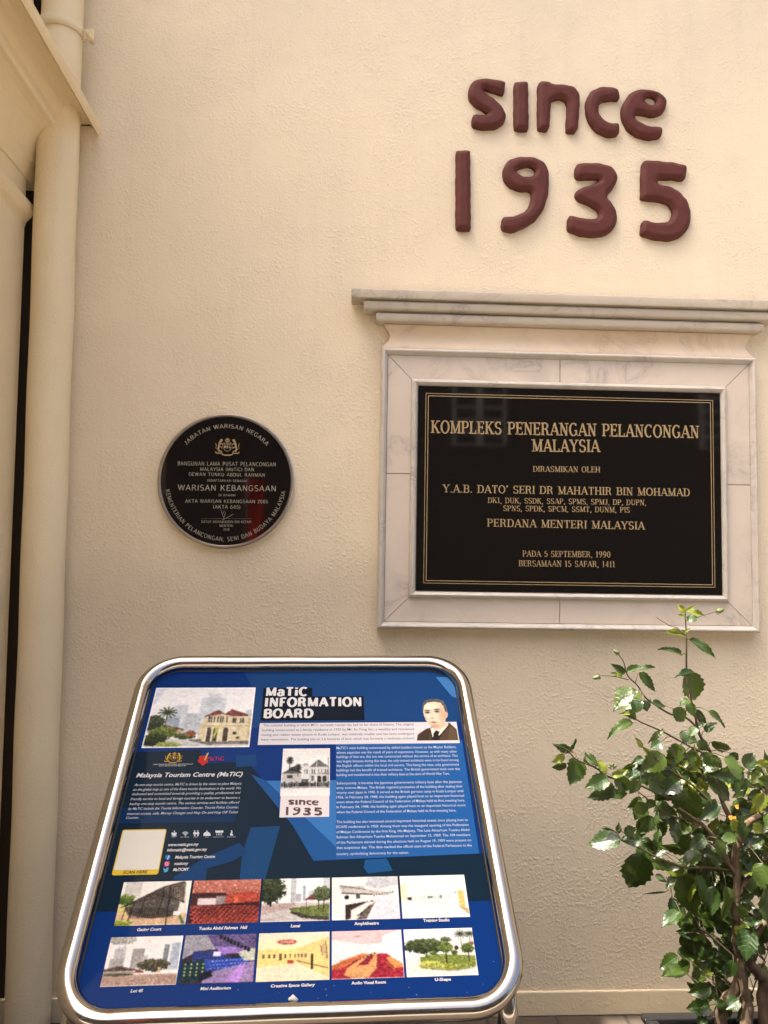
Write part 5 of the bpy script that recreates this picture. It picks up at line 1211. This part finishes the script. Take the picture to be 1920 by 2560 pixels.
branch([(1230, 1180), (1150, 1050), (1120, 920), (1080, 760), (1056, 580), (1055, 400), (1050, 250), (1045, 140)], .0042, .0016, R1, .02, .0, M_TWIG)
branch([(1130, 1000), (1050, 930), (940, 905), (830, 840), (750, 780), (690, 690), (620, 620), (590, 520), (550, 460)], .0032, .0012, R1, .02, -.02)
branch([(625, 650), (520, 625), (415, 618)], .0014, .001, R1, -.015, -.02)
branch([(1050, 215), (1140, 185), (1275, 145)], .0013, .001, R1, 0, -.01)
branch([(835, 190), (930, 250)], .0012, .0009, R1, 0, 0)
branch([(1200, 1200), (1130, 1170), (1000, 1100), (870, 1030), (720, 965), (640, 920), (560, 905)], .003, .0012, R1, .02, 0)
branch([(1240, 1560), (1100, 1430), (980, 1350), (900, 1290), (840, 1240)], .003, .0014, R1, -.02, -.06)
branch([(1000, 1560), (820, 1480), (640, 1400), (480, 1370), (380, 1300), (240, 1240), (170, 1170), (70, 1130)], .0038, .0013, R1, 0, -.04)
branch([(1100, 160), (960, 120), (890, 90), (700, -60)], .003, .0018, R2, -.02, -.02)
branch([(1400, 520), (1200, 500), (1050, 500), (860, 435), (735, 370), (680, 345), (560, 290), (520, 230), (430, 190)], .0034, .0012, R2, 0, -.04)
branch([(905, 570), (940, 660), (945, 720)], .0013, .0011, R2, -.02, -.02)
branch([(1400, 1160), (1355, 1115), (1160, 945)], .0042, .003, R2, -.02, -.03)
branch([(1290, 1480), (1275, 1380), (1262, 1300)], .0016, .0012, R2, -.04, -.04)
branch([(1540, 1430), (1600, 1260), (1660, 1120)], .002, .0012, R2, .05, .05)
branch([(1560, 1330), (1640, 1200)], .002, .0012, R2, .05, .05)
# buds
budm = mat('green_bud', (.10, .12, .04), .5)
def bud(a_, b_, mp_, yo=0.):
    A, B = at_y(*mp_(*a_), PY+yo), at_y(*mp_(*b_), PY+yo); d_ = B-A; L = np.linalg.norm(d_)
    parts = [tube([A+d_*t for t in (0, .12, .3, .6, .85, 1)], [L*.12, L*.24, L*.3, L*.27, L*.18, L*.04], 8)]
    t = d_/L; u = np.cross(t, [0, 1, 0]); u /= np.linalg.norm(u); w = np.cross(t, u)
    for k in range(6):
        q = k*math.pi/3; e = u*math.cos(q)+w*math.sin(q); parts.append(tube([A, A+e*L*.3+t*L*.05, A+e*L*.5+t*L*.35], [L*.05, L*.035, L*.01], 4))
    mk('bud', *join(parts), budm, root, True)
bud((1275, 147), (1335, 130), R1, -.01); bud((552, 460), (515, 428), R1, -.02); bud((415, 625), (360, 640), R1, -.02)
for k in range(7): bud((505+9*math.cos(k), 1300+9*math.sin(k)), (505+34*math.cos(k), 1288+28*math.sin(k)), R1, -.03)
fl = mat('orange_petal', (.7, .28, .04), .5)
y_ = True
L1 = [((1045,150),(990,92),42,1),((1045,150),(1120,98),24,1),((1045,140),(1212,172),42,1),((1050,190),(990,168),30,1),((1060,205),(1145,182),60,0),((1045,325),(905,292),62,1),((1045,312),(1085,258),16,1),
 ((1075,352),(1282,482),66,0),((1018,470),(860,405),50,0),((1050,600),(1145,812),175,0),((1110,592),(970,622),60,0),((1082,722),(1035,678),30,0),
 ((600,600),(500,532),52,0),((610,588),(822,546),58,0),((578,630),(500,592),32,1),((710,590),(830,740),66,0),((700,735),(510,872),190,0),((725,800),(640,892),95,0),((745,800),(765,887),75,0),((800,818),(912,842),55,0),
 ((655,968),(470,1062),82,0),((640,902),(560,905),30,1),((610,860),(690,962),60,0),((885,1030),(765,1100),46,0),((1000,1050),(1142,1122),110,0),((955,862),(1055,962),105,0),((1075,805),(1005,832),74,0),((1088,820),(1100,922),84,0),
 ((1130,870),(1205,1012),55,0),((1215,882),(1367,992),62,0),((1190,1030),(1270,962),70,0),((1125,1000),(1080,1062),100,0),((1190,965),(1130,1005),44,0),((1240,1110),(1412,1192),72,0),((1480,1292),(1562,1192),118,0),
 ((720,1150),(684,1078),42,1),((940,1292),(722,1160),112,1),((1010,1130),(940,1282),125,0),((870,1110),(790,1160),105,0),((880,1200),(735,1330),150,0),((985,1272),(1182,1345),74,1),((735,1232),(655,1270),62,0),((1340,1222),(1492,1372),135,0),
 ((1475,1335),(1235,1352),125,0),((1215,1400),(1432,1525),155,0),((1240,1210),(1322,1312),66,0),((1560,1328),(1602,1382),50,0),((1500,1330),(1530,1382),48,1),((200,1180),(60,1120),62,0),((200,1165),(237,1080),30,0),((150,1210),(64,1262),60,1),
 ((165,1272),(55,1305),62,0),((245,1235),(203,1432),175,0),((330,1275),(308,1198),52,0),((310,1205),(402,1285),64,0),((400,1250),(472,1362),60,1),((500,1362),(626,1320),52,1),((472,1378),(308,1452),112,0),((525,1370),(662,1482),100,0),((600,1375),(712,1362),60,0),
 ((520,1440),(335,1532),115,0),((500,1500),(640,1490),70,0),((780,1390),(905,1482),125,0),((1000,1395),(885,1492),125,0),((1010,1382),(855,1350),64,1),((1065,1455),(1066,1745),205,0),((1150,1372),(1162,1442),42,1),((1060,1400),(1000,1420),62,1),
 ((1120,1180),(1060,1260),90,0),((1180,1200),(1260,1290),90,0),((1140,1100),(1220,1180),80,0),((1100,1240),(1010,1330),90,0),((1290,1300),(1180,1320),80,0),((640,1400),(700,1460),70,0),((700,1400),(640,1500),70,0),((1420,1380),(1480,1520),110,0),((1380,1190),(1440,1250),70,0),((1150,1480),(1240,1590),90,0),((1170,1440),(1130,1500),60,1)]
for b, t, w, yg in L1: leaf(b, t, w, R1, rnd.uniform(-.07, .05), bool(yg))
L2 = [((700,10),(742,122),110,0),((760,0),(838,62),70,0),((850,110),(820,190),42,0),((970,155),(985,327),84,0),((565,290),(317,312),135,0),((530,242),(420,208),26,0),((545,250),(555,165),42,0),((590,240),(692,220),84,0),((575,290),(774,312),84,0),
 ((722,398),(643,703),215,0),((785,460),(1022,492),84,0),((1030,535),(868,498),78,1),((820,560),(912,600),52,0),((1065,252),(1050,442),112,0),((1165,330),(1090,492),84,0),((1190,330),(1240,432),94,0),((905,680),(735,696),14,0),((950,722),(952,862),94,0),((1010,830),(868,936),100,0),
 ((1030,560),(1112,862),185,0),((1128,560),(1242,795),105,0),((1255,640),(1242,862),104,0),((1350,640),(1335,895),124,0),((1130,862),(1145,980),62,0),((1392,1190),(1284,1120),62,0),((1240,1275),(1172,1302),95,1),((1270,1290),(1342,1300),42,0),((1405,1190),(1362,1332),84,0),
 ((1232,1385),(1072,1432),104,0),((1228,1520),(1060,1545),112,0),((1200,1600),(1135,1665),80,0),((1390,1370),(1330,1475),94,0),((1440,1480),(1345,1545),92,0),((1648,520),(1378,508),118,1),((1640,640),(1650,950),150,0),((1545,682),(1440,762),64,0),((1430,780),(1522,872),62,0),((1470,900),(1625,905),62,0),
 ((1520,950),(1490,1190),145,0),((1600,262),(1482,375),125,0),((1410,50),(1532,245),84,0),((1200,560),(1240,500),60,0),((1180,420),(1240,560),90,0),((1290,200),(1400,230),80,0),((1100,100),(1200,140),110,0),((1170,200),(1250,300),70,0),((1300,260),(1330,360),80,0),((1330,560),(1380,680),90,0),((1280,1480),(1340,1560),70,0),((1400,950),(1370,1030),50,0),((1210,220),(1110,270),80,0),((1420,480),(1340,560),80,0),((1560,560),(1640,640),80,0),((1540,400),(1600,480),80,0),((1570,1060),(1640,1150),110,0)]
for b, t, w, yg in L2: leaf(b, t, w, R2, rnd.uniform(-.06, .06), bool(yg))
# the denser right-hand side of the crown and what runs past the frame
def fill(n, x0, x1, y0, y1, yr=(-.1, .16), wl=(40, 92), yp=.16):
    for _ in range(n):
        x, y = rnd.uniform(x0, x1), rnd.uniform(y0, y1); q = rnd.uniform(.1, math.pi-.1) if rnd.random() < .8 else rnd.uniform(math.pi, 2*math.pi)
        L = rnd.uniform(*wl); leaf((x, y), (x+L*math.cos(q)*.9, y+L*math.sin(q)), L*rnd.uniform(.42, .7), ident, rnd.uniform(*yr), rnd.random() < yp, pet=rnd.random() < .5)
fill(40, 1600, 1760, 1880, 2080, (.02, .2), (40, 70)); fill(34, 1690, 1900, 2100, 2330, (.02, .2), (44, 80)); fill(26, 1700, 1920, 2280, 2470, (.03, .2), (40, 74)); fill(26, 1760, 1920, 1920, 2100, (-.08, .14), (34, 66)); fill(20, 1740, 1920, 2080, 2330, (-.02, .14), (40, 70)); fill(18, 1905, 2050, 1900, 2380, (-.12, .16), (50, 90))
for b, t, w, yg in [((1890,1905),(1930,1912),20,1),((1900,1930),(1880,1960),24,1),((1905,1985),(1870,1990),26,0)]: leaf(b, t, w, ident, 0, bool(yg))
dense = True       # the small leaves deep in the crown that cannot be told apart: one part
fill(48, 1600, 1920, 1900, 2140, (.06, .24), (32, 60), .08); fill(62, 1690, 1925, 2140, 2420, (.05, .24), (36, 66), .05); fill(26, 1740, 1925, 2400, 2530, (.02, .2), (36, 60), .05); fill(26, 1840, 2100, 1900, 2450, (-.05, .2), (40, 70), .1)
eV, eF, eU = [], [], []
for me, M in extra:
    A = np.array([v.co for v in me.vertices]); A = np.c_[A, np.ones(len(A))]@np.array(M).T; n0 = len(eV); eV += list(A[:, :3])
    uvd = me.uv_layers['UVMap'].data
    for p in me.polygons: eF.append(tuple(i+n0 for i in p.vertices)); eU += [tuple(uvd[l].uv) for l in p.loop_indices]
o = mk('inner_foliage', eV, eF, M_LEAF, root, True); uvl = o.data.uv_layers.new(name='UVMap'); uvl.data.foreach_set('uv', np.array(eU, np.float32).ravel()); tag(o, kind='stuff')
o = mk('petiole', petV, petF, M_TWIG, root, True); tag(o, kind='stuff')
for px_, py2 in ((1842, 2017), (1836, 2046), (1826, 2044)):
    A = at_y(px_, py2, PY-.05); mk('flower_petal', [A+[-.006, 0, .004], A+[.006, .003, .005], A+[.005, 0, -.006], A+[-.003, -.003, -.004]], [(0, 1, 2, 3)], fl, root)

# ------------------------------------------------------------------ across the court, behind the camera
M_TREE = mat('tree_foliage', (.035, .06, .02), .6); M_TB = mat('tree_bark', (.09, .07, .05), .9)
def tree(x, y, h, w, label):
    t = empty('tree', (x, y, 0), label, 'tree', 'trees across the court')
    mk('trunk', *tube([(x, y, 0), (x+.1, y, h*.3), (x, y+.1, h*.6)], [.16, .12, .07], 10), M_TB, t, True)
    V, Fc = [], []; R_ = random.Random(int(x*10+99))
    for _ in range(2600):
        q, s_ = R_.uniform(0, 2*math.pi), R_.random()**.5; zz = h*(.30+.7*R_.random()); ww = w*s_*math.sin(math.pi*min(.98, (zz/h-.22)/.8))**.6
        c = np.array([x+ww*math.cos(q), y+ww*math.sin(q), zz]); e = R_.uniform(.08, .2); n0 = len(V)
        a_ = np.array([R_.uniform(-1, 1) for _ in range(3)]); b_ = np.array([R_.uniform(-1, 1) for _ in range(3)])
        V += [c-a_*e, c+b_*e*.6, c+a_*e, c-b_*e*.6]; Fc.append((n0, n0+1, n0+2, n0+3))
    mk('crown', V, Fc, M_TREE, t)
for x, y, h, w, l in ((-6.5, -13, 8.2, 2.8, 'bushy tree rising behind the service block at the left'), (4.0, -14, 7.4, 2.7, 'round tree rising behind the service block at the right')): tree(x, y, h, w, l)
M_FAC = mat('grey_facade', (.06, .052, .042), .8); M_GL = mat('dark_window_glass', (.02, .025, .03), .1); M_MUL = mat('pale_mullion', (.62, .60, .56), .6)
BY, BH = 7.4, 5.6
HX0, PH = -.15, .44
bt_ = empty('service_block', (0, -9, 0), 'dark rendered service block with small white framed windows closing the far side of the lane', 'building')
mk('wall', *box(-9, 9, -11, -BY, 0, BH), M_FAC, bt_)
K_ = (BY+2.6)/7.17
wme = mesh('window', *box(-.095*K_, .095*K_, -.02, .02, -.045*K_, .045*K_), M_GL)
fme = mesh('frame', *join([box(-.125*K_, -.096*K_, -.03, .03, -.055*K_, .055*K_), box(.096*K_, .125*K_, -.03, .03, -.055*K_, .055*K_), box(-.0955*K_, .0955*K_, -.03, .03, .045*K_, .055*K_), box(-.0955*K_, .0955*K_, -.03, .03, -.055*K_, -.045*K_)]), M_MUL)
for x0_ in (1.05, 3.4, -3.4):
    for i in range(2):
        for j in range(5):
            p_ = Matrix.Translation(((x0_+i*.25)*K_, -BY+.03, 1.47+(1.15+j*.12)*K_)); w_ = link('window', wme, bt_, p_); link('frame', fme, w_, p_)
hl = empty('shade_wall', (2.3, -1.04, 0), 'added low dark wall below the view that shades the foot of the stucco wall', 'wall')  # added low wall, unseen below the frame, darkens the lower stucco wall
mk('shade_wall_body', *box(HX0, 4.2, -1.12, -.97, 0, PH), M_FAC, hl); mk('shade_wall_cap', *box(HX0-.02, 4.22, -1.14, -.95, PH+.002, PH+.05), M_FAC, hl)
bp_ = empty('red_banner', (-.8, -3.6, 0), 'tall narrow red banner on a pole standing in the court', 'banner')
mk('pole', *tube([(-.84, -3.62, 0), (-.84, -3.62, 2.15)], .009, 10), M_DARK, bp_, True)
nb = 12; V = []
for i in range(nb+1):
    for j in range(9): V.append((-.83+.016*j, -3.6+.02*math.sin(i*.8+j*.6), 2.12-i*.07))
mk('cloth', V, [(i*9+j, i*9+j+1, i*9+j+10, i*9+j+9) for i in range(nb) for j in range(8)], mat('red_cloth', (.8, .03, .02), .7), bp_, True)

print('leaves', leafcount, 'objects', len(bpy.data.objects))
